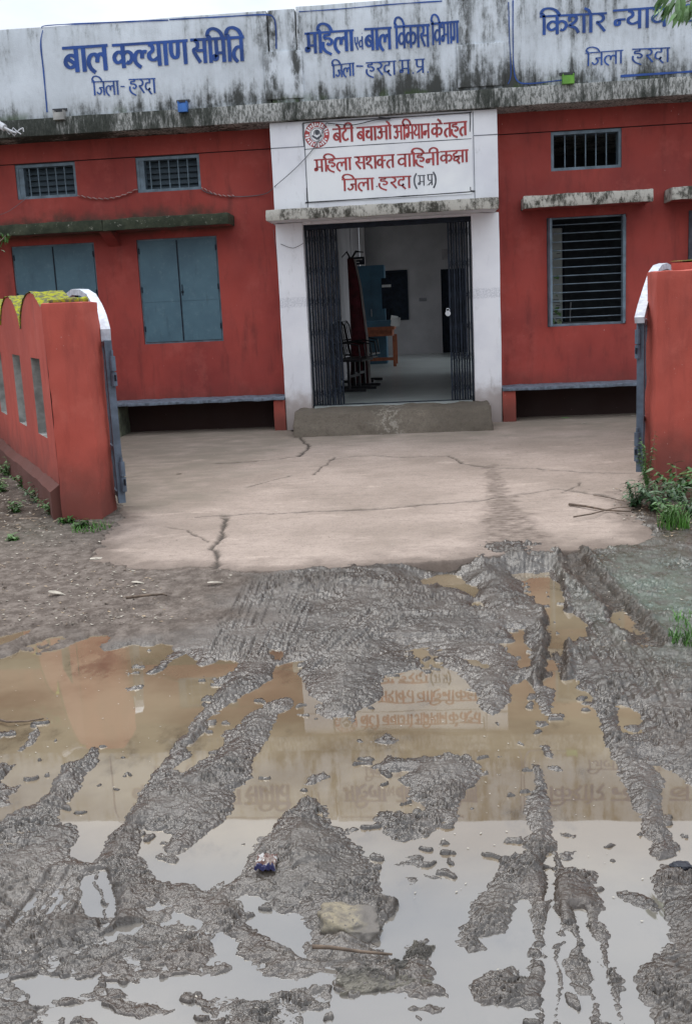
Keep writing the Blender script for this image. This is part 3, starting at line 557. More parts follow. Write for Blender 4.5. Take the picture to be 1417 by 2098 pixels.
# entrance surround
DX0, DX1, DZ = -1.545, .500, 2.715
for a, b in ((-1.880, DX0), (DX1, .832)):
    rough(MB().box(a, b, -.42, .26, .20, 2.74).build('entrance_pier', WHITE, B), amp=.006, sizes=.16, bev=.012)
rough(MB().box(-1.880, .832, -.42, .26, 2.87, 3.915).build('entrance_lintel', WHITE, B), amp=.003, sizes=.25, bev=.01)
MB().box(DX0, DX1, -.40, .26, DZ, 2.872).build('door_head', WHITE, B)
rough(MB().box(-1.925, .805, -.86, -.05, 2.742, 2.872, mb=1).build('entrance_sunshade', [CHJ, WHITE], B), amp=.012, sizes=.09, bev=.014)
JL = simple('joint_shadow_line', (.16,.17,.19), .9)
for q in ((-1.472,-1.462,2.88,3.9),(.545,.553,2.88,3.9),(-1.88,-1.472,3.618,3.628),(.553,.832,3.622,3.632)): MB().box(q[0],q[1],-.4235,-.40,q[2],q[3]).build('scored_joint', JL, B)

# sunshades over the windows
for k, (a, b, z0, z1, mt) in enumerate(((-9,-4.035,2.775,2.905,MOSSC), (-4.028,-2.452,2.768,2.902,MOSSC), (1.124,2.644,2.762,2.905,CHJ), (2.857,4.6,2.762,2.910,CHJ))):
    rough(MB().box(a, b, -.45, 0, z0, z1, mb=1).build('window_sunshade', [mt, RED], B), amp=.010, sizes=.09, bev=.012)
# brackets under the left pair
MB().prism([(-.40,2.766),(0,2.766),(0,2.60)], lambda p: (-4.10,p[0],p[1]), lambda p: (-3.95,p[0],p[1])).build('sunshade_bracket', RED, B)

def bars(parent, n, f, mat, r=.006, name='bar'):
    for i in range(n):
        a, b = f(i); MB().tube([a, b], r, 6).build(name, mat, parent)
def frame(x0, x1, z0, z1, y0, y1, t, mat, parent, name='window_frame'):
    return MB().box(x0,x0+t,y0,y1,z0,z1).box(x1-t,x1,y0,y1,z0,z1).box(x0+t,x1-t,y0,y1,z0,z0+t).box(x0+t,x1-t,y0,y1,z1-t,z1).build(name, mat, parent)
# ventilators
def vent(x0, x1, z0, z1, lou, n):
    f = frame(x0+.001, x1-.001, z0+.001, z1-.003, .02, .20, .035, GREYB, B, 'ventilator_frame')
    if lou:
        for i in range(5):
            zc = z0+.06+i*(z1-z0-.1)/4.6; T = Matrix.Translation((0,.16,zc)) @ Matrix.Rotation(R(-38),4,'X')
            MB().box(x0+.05,x1-.05,-.003,.003,-.045,.045,T=T).build('louvre', GLASS, f)
    if lou: MB().box(x0+.036,x0+.10,.03,.16,z0+.036,z1-.038).build('jamb', GREYB, f)
    bars(f, n, lambda i: ((x0+.05+(x1-x0-.10)*(i+1)/(n+1), .06, z0+.03), (x0+.05+(x1-x0-.10)*(i+1)/(n+1), .06, z1-.03)), GREYB, .008)
    return f
vent(*vh[0], True, 5); vent(*vh[1], True, 5); vent(*RV[0], False, 5); vent(*RV[1], False, 5)
# closed steel shutters
for (x0, x1) in WL:
    z0, z1 = 1.345, 2.67; f = frame(x0+.001, x1-.001, z0+.001, z1-.001, .03, .10, .025, GREYB, B)
    xm = (x0+x1)/2
    for a, b in ((x0+.022, xm-.004), (xm+.004, x1-.022)):
        lf = MB().box(a, b, .018, .028, z0+.022, z1-.02); zs = z0+.40*(z1-z0)
        lf.box(a+.002, b-.002, .014, .018, zs+.004, z1-.03).box(a+.002, b-.002, .0145, .018, z0+.026, zs-.004); lf.build('shutter_leaf', SHUT, f)
    MB().box(xm-.010, xm+.006, .008, .014, z0+.03, z1-.03).build('shutter_strip', DBLUE, f)
    for zz in (z0+.16, z0+.66, z1-.18):
        for xx in (x0+.024, x1-.024): MB().tube([(xx,.012,zz),(xx,.012,zz+.07)], .009, 8).build('hinge', DBLUE, f)
    MB().tube([(xm+.03,.010,z0+.60),(xm+.03,.010,z0+.74)], .006, 6).box(xm+.015,xm+.045,.009,.013,z0+.63,z0+.66).build('latch', DBLUE, f)
# open barred window on the right, and the next one at the frame edge
for k, (x0, x1, z0, z1) in enumerate(RW):
    f = MB().box(x0+.001,x0+.041,.04,.11,z0,z1).box(x1-.041,x1-.001,.04,.11,z0,z1).box(x0+.041,x1-.041,.05,.10,z0+.001,z0+.03).box(x0+.041,x1-.041,.05,.10,z1-.02,z1-.001).build('window_frame', GREYB, B)
    bars(f, 12, lambda i: ((x0+.04, .07, z0+.045+(i+.6)*(z1-z0-.05)/12.4), (x1-.04, .07, z0+.045+(i+.6)*(z1-z0-.05)/12.4)), GREYB, .0065)
    for sx_ in (0, 1):        # opened leaves standing out edge on
        xa_ = x0+.006 if sx_ == 0 else x1-.034
        T = Matrix.Translation((xa_, .03, 0)) @ Matrix.Rotation(R(10 if sx_ == 0 else -6), 4, 'Z')
        MB().box(0,.028,-.13 if sx_ == 0 else -.06,0,z0+.01,z1-.01,T=T).box(.028,.036,-.10 if sx_ == 0 else -.05,-.02,z0+.03,z1-.04,T=T).build('open_leaf_edge', GREYB, f)

# rooms behind
HZ = 3.9
MB().box(-1.52, .47, -.41, .3, .15, FL).build('doorway_floor', HALLF, B)
MB().box(-3.6, 1.0, .3, 12.2, .15, FL).build('hall_floor', HALLF, B)
HX0, HX1 = -1.50, .78
w_ = wall_grid((.25,12.2), (FL,HZ), HX0-.12, HX0, [(3.1,4.0,FL,2.6), (9.3,11.2,FL,3.5)], 'y').build('hall_wall', [HALLW, HALLW], B)  # far opening, hidden behind the cupboard, added to light the hall
w_ = wall_grid((.25,12.2), (FL,HZ), HX1, HX1+.12, [(2.5,3.6,FL,2.6), (4.9,9.6,FL,3.5)], 'y').build('hall_wall', [HALLW, HALLW], B)  # far opening widened to bring more daylight into the hall
BW = (-1.06,-.55,1.29,2.44); BD = (.22,.78,FL,2.41)
MB().box(-1.499,.779,.3,12.19,3.72,3.9).build('hall_ceiling', HALLW, B)
wall_grid((HX0,HX1), (FL,3.72), 11.5, 11.62, [BW, BD]).build('hall_wall', [HALLW, HALLW], B)
fb_ = frame(BW[0]+.001,BW[1]-.001,BW[2]+.001,BW[3]-.001,11.48,11.60,.04,DBLUE,B); MB().box(BW[0]+.04,BW[1]-.04,11.55,11.57,BW[2]+.04,BW[3]-.04).build('closed_shutter', DBLUE, fb_)
MB().box(BD[0],BD[1],11.56,11.60,FL,BD[3]).build('hall_door', DBLUE, B)
MB().box(-.30,-.12,11.485,11.5,1.70,1.78).build('switch_board', simple('switch_board_grey', (.2,.2,.21)), B)
MB().box(.26,.40,11.485,11.5,2.62,2.86).build('wall_calendar', simple('old_calendar_paper', (.3,.28,.28)), B)
# side rooms: dark boxes
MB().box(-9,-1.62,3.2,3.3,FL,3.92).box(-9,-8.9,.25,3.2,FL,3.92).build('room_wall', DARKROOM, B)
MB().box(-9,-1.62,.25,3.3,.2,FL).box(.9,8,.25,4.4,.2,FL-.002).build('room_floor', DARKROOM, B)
MB().box(.9,4.3,4.4,4.5,FL,3.92).box(6.2,8,4.4,4.5,FL,3.92).box(4.3,6.2,4.4,4.5,FL,1.2).box(4.3,6.2,4.4,4.5,2.9,3.92).box(7.9,8,.25,4.4,FL,3.92).build('room_wall', DARKROOM, B)  # gap in the back wall, out of sight, added to light this room
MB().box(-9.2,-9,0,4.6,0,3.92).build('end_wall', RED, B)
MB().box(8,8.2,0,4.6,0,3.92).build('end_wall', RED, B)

# entrance step
st = rough(MB().prism([(-.405,.18),(-1.16,.18),(-1.10,.30),(-.99,.44),(-.93,.470),(-.405,.480)], lambda p: (-1.70,p[0],p[1]), lambda p: (.66,p[0],p[1])).build('entrance_step', STEP), amp=.020, sizes=.07, bev=.02)
st.data.update(); tag(st, 'low rough cement step below the entrance gate', 'step')

# benches
def bench(x0, x1, legs, label):
    t = thing('wall_bench', label, 'bench', ((x0+x1)/2, -.22, apron_z(-.2)), 'stone benches along the facade')
    rough(MB().box(x0, x1, -.47, -.004, .592, .630).build('bench_top', BENCHTOP, t), amp=.008, sizes=.06, bev=.006)
    for a, b, mt in legs: rough(MB().box(a, b, -.44, -.004, .17, .590).build('leg', mt, t), amp=.008, sizes=.09, bev=.012)
bench(-4.30, -1.885, ((-4.30,-4.03,BENCHD), (-2.03,-1.885,REDP)), 'slate topped wall bench to the left of the entrance step')
bench(.838, 4.6, ((.838,1.0,REDP), (4.3,4.6,REDP)), 'slate topped wall bench to the right of the entrance step')

# ---------------------------------------------------------------- hand painted Devanagari lettering
GL = {  # width, strokes (x, y); headline at 1, foot at 0
'b': (.66, [[(.54,1),(.54,0)], [(.54,.60),(.32,.70),(.12,.56),(.10,.34),(.28,.20),(.54,.34)], [(.14,.60),(.50,.32)]]),
'v': (.66, [[(.54,1),(.54,0)], [(.54,.60),(.32,.70),(.12,.56),(.10,.34),(.28,.20),(.54,.34)]]),
'k': (.92, [[(.46,1),(.46,0)], [(.46,.60),(.26,.70),(.08,.56),(.07,.36),(.22,.24),(.46,.38)], [(.46,.58),(.66,.70),(.84,.58),(.84,.36),(.70,.20),(.60,.26)]]),
'K': (.66, [[(.40,1),(.40,0)], [(.40,.60),(.24,.70),(.08,.56),(.07,.36),(.20,.24),(.40,.38)], [(.40,.58),(.66,.62)]]),
'r': (.56, [[(.22,1),(.40,.88),(.44,.72),(.34,.58),(.16,.54),(.26,.40),(.50,.04)]]),
't': (.64, [[(.52,1),(.52,0)], [(.52,.58),(.30,.60),(.12,.42),(.12,.18),(.30,-.02)]]),
'l': (.86, [[(.74,1),(.74,0)], [(.74,.56),(.60,.68),(.46,.58),(.42,.34)], [(.44,.56),(.34,.68),(.16,.62),(.07,.40),(.13,.14),(.32,-.06)]]),
'L': (.62, [[(.62,.62),(.52,.66),(.42,.56),(.40,.36)], [(.42,.56),(.32,.68),(.16,.62),(.07,.40),(.13,.16),(.34,-.02)]]),
'y': (.68, [[(.56,1),(.56,0)], [(.10,.94),(.26,.86),(.28,.68),(.12,.54),(.12,.36),(.30,.26),(.56,.38)]]),
'm': (.70, [[(.58,1),(.58,0)], [(.20,1),(.20,.34),(.08,.30),(.06,.16),(.18,.14),(.24,.30)], [(.18,.40),(.58,.40)]]),
's': (.84, [[(.72,1),(.72,0)], [(.20,1),(.36,.86),(.32,.66),(.14,.54),(.46,.04)], [(.28,.54),(.72,.54)]]),
'p': (.66, [[(.54,1),(.54,0)], [(.14,1),(.14,.56),(.26,.38),(.54,.40)]]),
'R': (.66, [[(.54,1),(.54,0)], [(.14,1),(.14,.60),(.26,.46),(.54,.48)], [(.54,.36),(.12,.04)]]),
'j': (.80, [[(.68,1),(.68,0)], [(.68,.56),(.34,.56),(.46,.40),(.42,.20),(.24,.10),(.10,.26)]]),
'h': (.66, [[(.42,1),(.42,.87),(.18,.85),(.16,.71),(.38,.69),(.54,.58),(.52,.44),(.38,.38),(.28,.47)], [(.05,.54),(.04,.28),(.20,.06),(.52,-.10)]]),
'd': (.60, [[(.42,1),(.42,.74),(.20,.74),(.09,.52),(.14,.30),(.34,.26),(.42,.38),(.34,.22),(.54,-.06)]]),
'B': (.84, [[(.72,1),(.72,0)], [(.22,.80),(.08,.82),(.07,.97),(.22,1.02),(.33,.88),(.33,.42),(.16,.40),(.10,.24),(.24,.16),(.35,.36)], [(.33,.46),(.72,.46)]]),
'g': (.62, [[(.50,1),(.50,0)], [(.20,1),(.20,.26),(.06,.20),(.02,.34)]]),
'n': (.66, [[(.54,1),(.54,0)], [(.54,.52),(.24,.52),(.10,.46),(.10,.28),(.24,.28),(.26,.50)]]),
'N': (.50, [[(.50,.52),(.24,.52),(.10,.46),(.10,.28),(.24,.28),(.26,.50)]]),
'X': (.88, [[(.76,1),(.76,0)], [(.14,1),(.14,.50),(.26,.32),(.42,.40),(.46,1)]]),
'c': (.66, [[(.54,1),(.54,0)], [(.06,.70),(.34,.72),(.16,.54),(.16,.32),(.34,.22),(.54,.36)]]),
'T': (.60, [[(.32,1),(.32,.84),(.12,.66),(.12,.34),(.30,.14),(.52,.26)]]),
'S': (.84, [[(.72,1),(.72,0)], [(.12,.66),(.08,.84),(.22,.96),(.38,.86),(.36,.68),(.20,.52),(.08,.44),(.20,.36),(.36,.28),(.48,.02)]]),
'x': (.90, [[(.78,1),(.78,0)], [(.34,1),(.32,.84),(.12,.74),(.14,.56),(.36,.52),(.14,.40),(.16,.22),(.38,.20),(.50,.40),(.40,.54),(.78,.54)], [(.30,.28),(.56,-.08)]]),
'a': (.92, [[(.80,1),(.80,0)], [(.08,.86),(.26,.94),(.40,.80),(.34,.62),(.22,.58),(.40,.50),(.42,.26),(.24,.12),(.06,.28)], [(.30,.58),(.80,.58)]]),
'e': (.62, [[(.12,1),(.12,.64),(.28,.36),(.50,.02)], [(.48,1),(.48,.62),(.34,.46),(.20,.54)]]),
'A': (.30, [[(.18,1),(.18,0)]]),
'i': (.30, [[(.18,0),(.18,1),(.06,1.14),(.16,1.36),(.42,1.42),(.72,1.28),(.88,1.0)]]),
'I': (.30, [[(-.36,1.0),(-.32,1.26),(-.08,1.38),(.14,1.26),(.18,1.0),(.18,0)]]),
'E': (0, [[(-.12,1.0),(-.20,1.20),(-.40,1.32)]]),
'M': (0, [[(-.16,1.22),(-.10,1.26)]]),
'-': (.40, [[(.04,.60),(.36,.56)]]), '.': (.26, [[(.10,.04),(.16,.08)]]),
'(': (.26, [[(.22,1.15),(.08,.80),(.08,.30),(.22,-.08)]]), ')': (.26, [[(.06,1.15),(.20,.80),(.20,.30),(.06,-.08)]]),
'o': (.30, [[(.18,1),(.18,0)], [(.16,1.0),(.08,1.20),(-.10,1.32)]]),
}
def catmull(P, n=5):
    if len(P) < 3: return [Vector((*p,)) for p in P]
    P = [Vector(p) for p in P]; out = []
    for i in range(len(P)-1):
        a, b, c, d = P[max(i-1,0)], P[i], P[i+1], P[min(i+2,len(P)-1)]
        for k in range(n):
            t = k/n; out.append(.5*((2*b)+(c-a)*t+(2*a-5*b+4*c-d)*t*t+(3*b-3*c+d-a)*t**3))
    return out+[P[-1]]
def word(s, x0, x1, zh, zb, y, mat, parent, wt=.15, head=True, name='painted_word', slope=0., label=None):
    """one painted word: s in the letter keys above, the headline from x0 to x1 at zh, the foot at zb"""
    W_ = sum(GL[c][0] for c in s); sx_ = (x1-x0)/W_; H_ = zh-zb; x = x0; mb = MB(); lay = [0]
    def ribbon(P, wv, wh_):
        P = catmull(P) if len(P) > 2 else [Vector(p) for p in P]
        lay[0] += 1; yy = y-.0004*(lay[0] % 9)-.0005; L_, R_ = [], []
        for i, p in enumerate(P):
            a = P[max(i-1,0)]; b = P[min(i+1,len(P)-1)]; t = b-a; t = t.normalized() if t.length > 1e-9 else Vector((1,0))
            n_ = Vector((-t.y, t.x)); hw = .5*(wv*abs(t.y)+wh_*(1-abs(t.y)))*(1+.10*mnoise.noise(Vector((p.x*14, p.y*14, lay[0]))))
            L_.append(p+n_*hw); R_.append(p-n_*hw)
        for i in range(len(P)-1): mb.quad([(q.x, yy, q.y) for q in (L_[i], R_[i], R_[i+1], L_[i+1])])
    zc = lambda xx: zh+slope*(xx-x0)
    for c in s:
        w0, st_ = GL[c]
        for S_ in st_:
            if c in '.M':
                p = S_[0]; q = Vector((x+(p[0]+.04)*sx_, zc(x)-(1-p[1])*H_)); d = wt*H_*.62; lay[0] += 1; yy = y-.0004*(lay[0] % 9)-.0005
                mb.quad([(q.x+d*.5*math.cos(k), yy, q.y+d*.5*math.sin(k)) for k in np.linspace(0, 5.5, 8)])
            else: ribbon([(x+p[0]*sx_, zc(x+p[0]*sx_)-(1-p[1])*H_) for p in S_], min(wt*H_, .20*sx_), min(wt*H_*.62, .15*sx_))
        x += w0*sx_
    if head: ribbon([(x0-.01*H_, zc(x0)), ((x0+x1)/2, zc((x0+x1)/2)), (x1+.04*H_, zc(x1))], wt*H_*.6, wt*H_*.62)
    o = mb.build(name, mat, parent)
    if label: o['label'] = label
    return o
YP = -.463
def pw(s, u0_, v0_, u1_, v1_, vb, mat=BLUEINK, parent=par, y=YP, wt=.17, head=True):
    a, b = F(u0_, v0_, y), F(u1_, v1_, y); c = F(u0_, vb, y); zh = a.z
    return word(s, a.x, b.x, zh, c.z, y, mat, parent, wt, head, slope=(b.z-a.z)/(b.x-a.x))
for a in (('bAl',128,99,219,93,150), ('kLyAX',230,93,383,83,141), ('simit',390,82,498,76,131)): pw(*a, wt=.19)
for a in (('ijlA',188,168,243,166,196), ('hrdA',264,163,318,161,193)): pw(*a, wt=.13)
pw('-',245,166,256,165,194, wt=.13, head=False)
for a in (('mihlA',624,69,723,62,111), ('bAl',746,60,800,57,104), ('ivkAs',807,55,878,51,100), ('ivBAg',882,49,938,44,93)): pw(*a, wt=.17)
pw('evM',725,76,743,74,103, wt=.11, head=False)
for a in (('ijlA',679,134,725,129,160), ('hrdA',749,129,810,125,157), ('m',817,124,839,123,152), ('R',849,122,869,121,150)): pw(*a, wt=.14)
pw('-',727,124,745,123,152, wt=.16, head=False); pw('.',840,124,849,124,151, wt=.2, head=False); pw('.',870,122,880,122,149, wt=.2, head=False)
for a in (('ikSor',1105,34,1241,27,72), ('NyAy',1255,22,1366,14,62), ('b',1392,12,1445,8,52)): pw(*a, wt=.18)
for a in (('ijlA',1198,109,1275,103,136), ('hrdA',1294,101,1371,98,130)): pw(*a, wt=.14)
# thin blue borders of the three painted boards
def pen(pts, wd, mat, parent, y, name):
    mb = MB(); P = [F(a, b, y) for a, b in pts]; P = [Vector((p.x, p.z)) for p in P]; P = catmull(P, 6) if len(P) > 2 else [P[0]+(P[1]-P[0])*k/12 for k in range(13)]
    for i in range(len(P)-1):
        t = (P[i+1]-P[i]); n_ = Vector((-t.y, t.x)).normalized()*wd*.5; k0 = .8+.5*mnoise.noise(Vector((P[i].x*5, P[i].y*5, 3))); k1 = .8+.5*mnoise.noise(Vector((P[i+1].x*5, P[i+1].y*5, 3)))
        mb.quad([(q.x, y, q.y) for q in (P[i]+n_*k0, P[i]-n_*k0, P[i+1]-n_*k1, P[i+1]+n_*k1)])
    return mb.build(name, mat, parent)
YB = -.4622
pen([(88,62),(84,90),(90,150),(97,230)], .022, BLUEINK, par, YB, 'painted_border'); pen([(86,58),(100,52),(220,46),(345,41)], .018, BLUEINK, par, YB, 'painted_border')
pen([(347,40),(460,34),(540,30),(560,36),(565,60),(566,100)], .018, BLUEINK, par, YB, 'painted_border')
pen([(612,24),(700,18),(800,9),(905,2)], .014, BLUEINK, par, YB, 'painted_border')
pen([(1041,4),(1043,80),(1046,150),(1040,172)], .014, BLUEINK, par, YB, 'painted_border'); pen([(1050,0),(1050,80),(1052,140),(1060,166),(1085,171),(1150,164)], .017, BLUEINK, par, YB, 'painted_border')
pen([(1270,156),(1330,152),(1420,146),(1480,142)], .030, BLUEINK, par, YB, 'painted_border')

# sign panel over the entrance
YS = -.432
pm = MB(); a, b = F(622,258,YS), F(967,238,YS); zt_, zb_ = 3.855, 2.965
xl, xr = -1.458, .528; prof = []
for cx, cz, s0 in ((xr-.03,zt_-.03,0),(xl+.03,zt_-.03,90),(xl+.03,zb_+.03,180),(xr-.03,zb_+.03,270)):
    prof += [(cx+.03*math.cos(R(s0+k)), cz+.03*math.sin(R(s0+k))) for k in (0,45,90)]
SG = thing('painted_signboard', 'white signboard with red lettering and round emblem above the entrance', 'sign', ((xl+xr)/2, YS, zb_))
sp = pm.prism(prof, lambda p: (p[0],YS,p[1]), lambda p: (p[0],-.4235,p[1])).build('sign_panel', PANEL, SG)
YT = YS-.0015
for a in (('bETI',681,265,723,262,293), ('bcAao',730,262,801,257,290), ('aiByAn',805,258,879,254,287), ('kE',883,254,905,253,282), ('tht',908,253,955,249,281)): pw(*a, mat=REDINK, parent=SG, y=YT, wt=.18)
for a in (('mihlA',643,328,719,323,353), ('sSKt',725,322,807,317,348), ('vAihnI',813,317,899,312,343), ('kxA',901,311,958,307,336)): pw(*a, mat=REDINK, parent=SG, y=YT, wt=.18)
for a in (('ijlA',700,368,765,365,392), ('hrdA',775,364,841,361,388)): pw(*a, mat=REDINK, parent=SG, y=YT, wt=.18)
GREYINK = simple('grey_line_paint', (.07,.075,.09), .6)
pw('.',767,365,774,365,383, mat=GREYINK, parent=SG, y=YT, wt=.3, head=False)
for a in (('(',846,359,854,359,385), ('.',871,357,876,357,380), (')',885,356,893,356,383)): pw(*a, mat=GREYINK, parent=SG, y=YT, wt=.13, head=False)
pw('m',855,360,870,359,381, mat=GREYINK, parent=SG, y=YT, wt=.13); pw('R',874,358,886,357,380, mat=GREYINK, parent=SG, y=YT, wt=.13)
pen([(623,300),(620,262),(628,251),(700,247),(850,238),(955,231),(962,233),(962,270)], .013, BLACKINK, SG, YT, 'border_line'); pen([(623,306),(720,299),(850,291),(965,284)], .011, GREYINK, SG, YT, 'border_line')
pen([(628,385),(630,413),(640,414),(800,404),(960,393),(963,390),(963,383)], .016, BLACKINK, SG, YT, 'border_line')
ec = F(649,276,YT); em = MB()
def ring(r0_, r1_, cx, cz, y, mb, n=40, a0=0, a1=360):
    for k in range(n):
        a, b = R(a0+(a1-a0)*k/n), R(a0+(a1-a0)*(k+1)/n)
        mb.quad([(cx+r*math.cos(t), y, cz+r*math.sin(t)) for r, t in ((r0_,a),(r1_,a),(r1_,b),(r0_,b))])
ring(.088, .150, ec.x, ec.z, YT, em); em.build('emblem_ring', REDINK, SG)
em = MB(); ring(.0, .026, ec.x+.002, ec.z+.022, YT-.0004, em, 14); ring(.030, .040, ec.x, ec.z+.018, YT-.0002, em, 18, -30, 210)
for sgn in (-1, 1): em.quad([(ec.x, YT-.0006, ec.z-.060), (ec.x+sgn*.062, YT-.0006, ec.z-.020), (ec.x+sgn*.056, YT-.0006, ec.z+.004), (ec.x, YT-.0006, ec.z-.034)])
ring(.074, .080, ec.x, ec.z, YT-.0003, em, 30); em.build('emblem_figure', GREYINK, SG)
em = MB()
for k in range(26):
    if k in (12, 25): continue
    an = R(k*360/26); c_, s_ = math.cos(an), math.sin(an); hh = .014+.006*((k*7) % 3); ww = .009
    em.quad([(ec.x+(.118+a_*hh)*c_-b_*ww*s_, YT-.0005, ec.z+(.118+a_*hh)*s_+b_*ww*c_) for a_, b_ in ((-1,-1),(1,-1),(1,1),(-1,1))])
em.build('emblem_lettering', PANEL, SG)

# ---------------------------------------------------------------- collapsible steel gate, pushed open to both sides
def collapsible(x0, x1, n, label):
    t = thing('collapsible_gate', label, 'gate', ((x0+x1)/2, -.27, FL), 'collapsible gate leaves')
    for i in range(n):
        x = x0+(x1-x0)*(i+.5)/n+rnd.uniform(-.003,.003); dy = .018*((i % 2)*2-1)
        MB().box(x-.011,x+.011,-.285+dy,-.265+dy,FL+.01,2.655).build('channel_bar', DBLUE, t)
    for k in range(6):
        zc = FL+.16+k*.38; xs = [x0+(x1-x0)*(i+.5)/n for i in range(n)]
        for sg in (-1, 1):
            mb = MB()
            for i in range(0, n-1):
                a, b = Vector((xs[i], -.30+.006*sg, zc+.13*sg*(1 if i % 2 else -1))), Vector((xs[i+1], -.30+.006*sg, zc+.13*sg*(-1 if i % 2 else 1)))
                mb.quad([a+Vector((-.003,0,-.012)), b+Vector((.003,0,-.012)), b+Vector((.003,0,.012)), a+Vector((-.003,0,.012))])
                mb.quad([a+Vector((-.003,.004,-.012)), b+Vector((.003,.004,-.012)), b+Vector((.003,.004,.012)), a+Vector((-.003,.004,.012))])
            mb.build('lattice_strip', DBLUE, t)
    return t
g1 = collapsible(-1.54, -1.135, 12, 'left half of the folding dark blue gate, pushed open beside the chairs')
g2 = collapsible(.205, .495, 9, 'right half of the folding dark blue gate, the half carrying the padlock')
MB().box(-1.543,.498,-.32,-.23,2.655,2.713).build('top_rail', DBLUE, g1); MB().box(-1.543,.498,-.30,-.25,FL-.002,FL+.010).build('floor_track', DBLUE, g1)
p = F(917,640,-.31); pl_ = thing('padlock', 'small steel padlock hanging on the right half of the folding gate', 'padlock', p)
STEELB = simple('bright_padlock_steel', (.55,.56,.58), .35, .1, metal=.6)
pb = MB(); prf = [(p.x+.033*math.cos(R(a))*1.0, p.z-.012+.034*math.sin(R(a))) for a in range(0, 360, 30)]; pb.prism(prf, lambda q: (q[0],p.y-.018,q[1]), lambda q: (q[0],p.y+.008,q[1])).build('lock_body', STEELB, pl_)
MB().tube([(p.x+.020*math.cos(R(a)), p.y-.004, p.z+.022+.026*math.sin(R(a))) for a in range(-20, 201, 20)], .005, 6).build('shackle', STEELB, pl_)

# ---------------------------------------------------------------- inside the hall
WOODO = simple('orange_table_wood', (.30,.085,.032), .45, .25, 12); BLKM = simple('black_chair_frame', (.012,.012,.014), .4, .2); REDC = simple('maroon_cloth', (.10,.012,.020), .8, .4, 10); BLUEC = simple('teal_cupboard_paint', (.045,.125,.185), .45, .15, 4); PAPER = simple('paper_white', (.6,.6,.58), .8, .1)
tb = thing('office_table', 'orange wooden table at the far end of the hall', 'table', (-1.05,7.3,FL))
MB().box(-1.46,-.745,7.1,8.1,1.20,1.26).build('tabletop', WOODO, tb); MB().box(-1.42,-.79,7.14,8.06,1.08,1.20).build('apron', WOODO, tb)
for x, y in ((-.79,7.14),(-1.43,7.14),(-.79,8.03),(-1.43,8.03)): MB().box(x-.0,x+.06,y,y+.06,FL,1.08).build('leg', WOODO, tb)
MB().box(-1.42,-.75,7.16,7.19,FL+.12,FL+.18).build('foot_rail', WOODO, tb)
cb = thing('steel_cupboard', 'tall teal steel cupboard against the hall wall behind the table', 'cupboard', (-1.2,8.5,FL))
MB().box(-1.49,-.955,8.2,8.9,FL,2.47).build('carcass', BLUEC, cb); MB().box(-1.46,-1.225,8.185,8.199,.6,2.42).build('door', BLUEC, cb); MB().box(-1.215,-.98,8.185,8.199,.6,2.42).build('door', BLUEC, cb); MB().box(-1.24,-1.23,8.17,8.185,1.45,1.6).build('handle', STEELB, cb)
tr = tag(MB().box(-1.30,-.80,7.12,7.5,1.262,1.38).build('paper_tray', BLUEC), 'blue tray lying on the orange table', 'tray')
pp_ = MB()
for k, (x, y, a) in enumerate(((-.80,7.12,8),(-.77,7.2,-12),(-.82,7.16,20))): pp_.box(-.07,.07,-.004,.004,0,.14+.03*k,T=Matrix.Translation((x+.05,y,1.265)) @ Matrix.Rotation(R(a),4,'Z') @ Matrix.Rotation(R(12),4,'Y'))
tag(pp_.build('paper_stack', PAPER), 'white papers standing on the corner of the orange table', 'papers')
# rolled banner leaning in the corner by the door
bn = thing('rolled_banner', 'rolled maroon banner with white edging standing behind the chairs', 'banner', (-1.2,3.0,FL))
mb = MB(); mb.tube([(-1.17,3.02,FL),(-1.15,3.0,1.3),(-1.19,2.97,2.05),(-1.23,2.95,2.42)], [.155,.13,.09,.05], 14).build('cloth_roll', REDC, bn, True)
MB().tube([(-1.01,2.93,FL),(-1.02,2.92,1.2),(-1.09,2.92,2.0),(-1.16,2.92,2.4)], [.022,.02,.018,.014], 8).build('white_edging', simple('dull_white_trim', (.40,.37,.36), .8), bn)
for sg in (-1, 1): MB().tube([(-1.22,2.95,2.40),(-1.21+.07*sg,2.95,2.52),(-1.19+.17*sg,2.94,2.47+.03*sg)], [.016,.02,.008], 6).build('tie_tail', BLKM, bn)
MB().tube([(-1.22,2.97,2.42),(-1.22,2.98,3.15)], .004, 5).build('hanging_cord', BLKM, bn)
sn = thing('name_plate', 'small dark blue name plate projecting from the hall wall above the cupboard', 'sign', (-1.35,6.0,2.45))
MB().box(-1.498,-1.20,5.99,6.01,2.42,2.56).build('plate', DBLUE, sn)
for z, a, b in ((2.515,-1.45,-1.24),(2.465,-1.45,-1.29)): MB().box(a,b,5.984,5.99,z-.012,z+.008).build('white_strip', PAPER, sn)
hs = tag(MB().box(-1.0,-.8,7.9,7.92,1.6,2.2).box(-.99,-.81,7.895,7.9,2.02,2.07,mi=1).build('notice_stand', [DBLUE, PAPER]), 'dark notice frame with a white strip standing on the back of the table', 'frame')
MB().box(-.93,-.87,7.925,7.96,1.26,2.1).build('prop', DBLUE, hs)
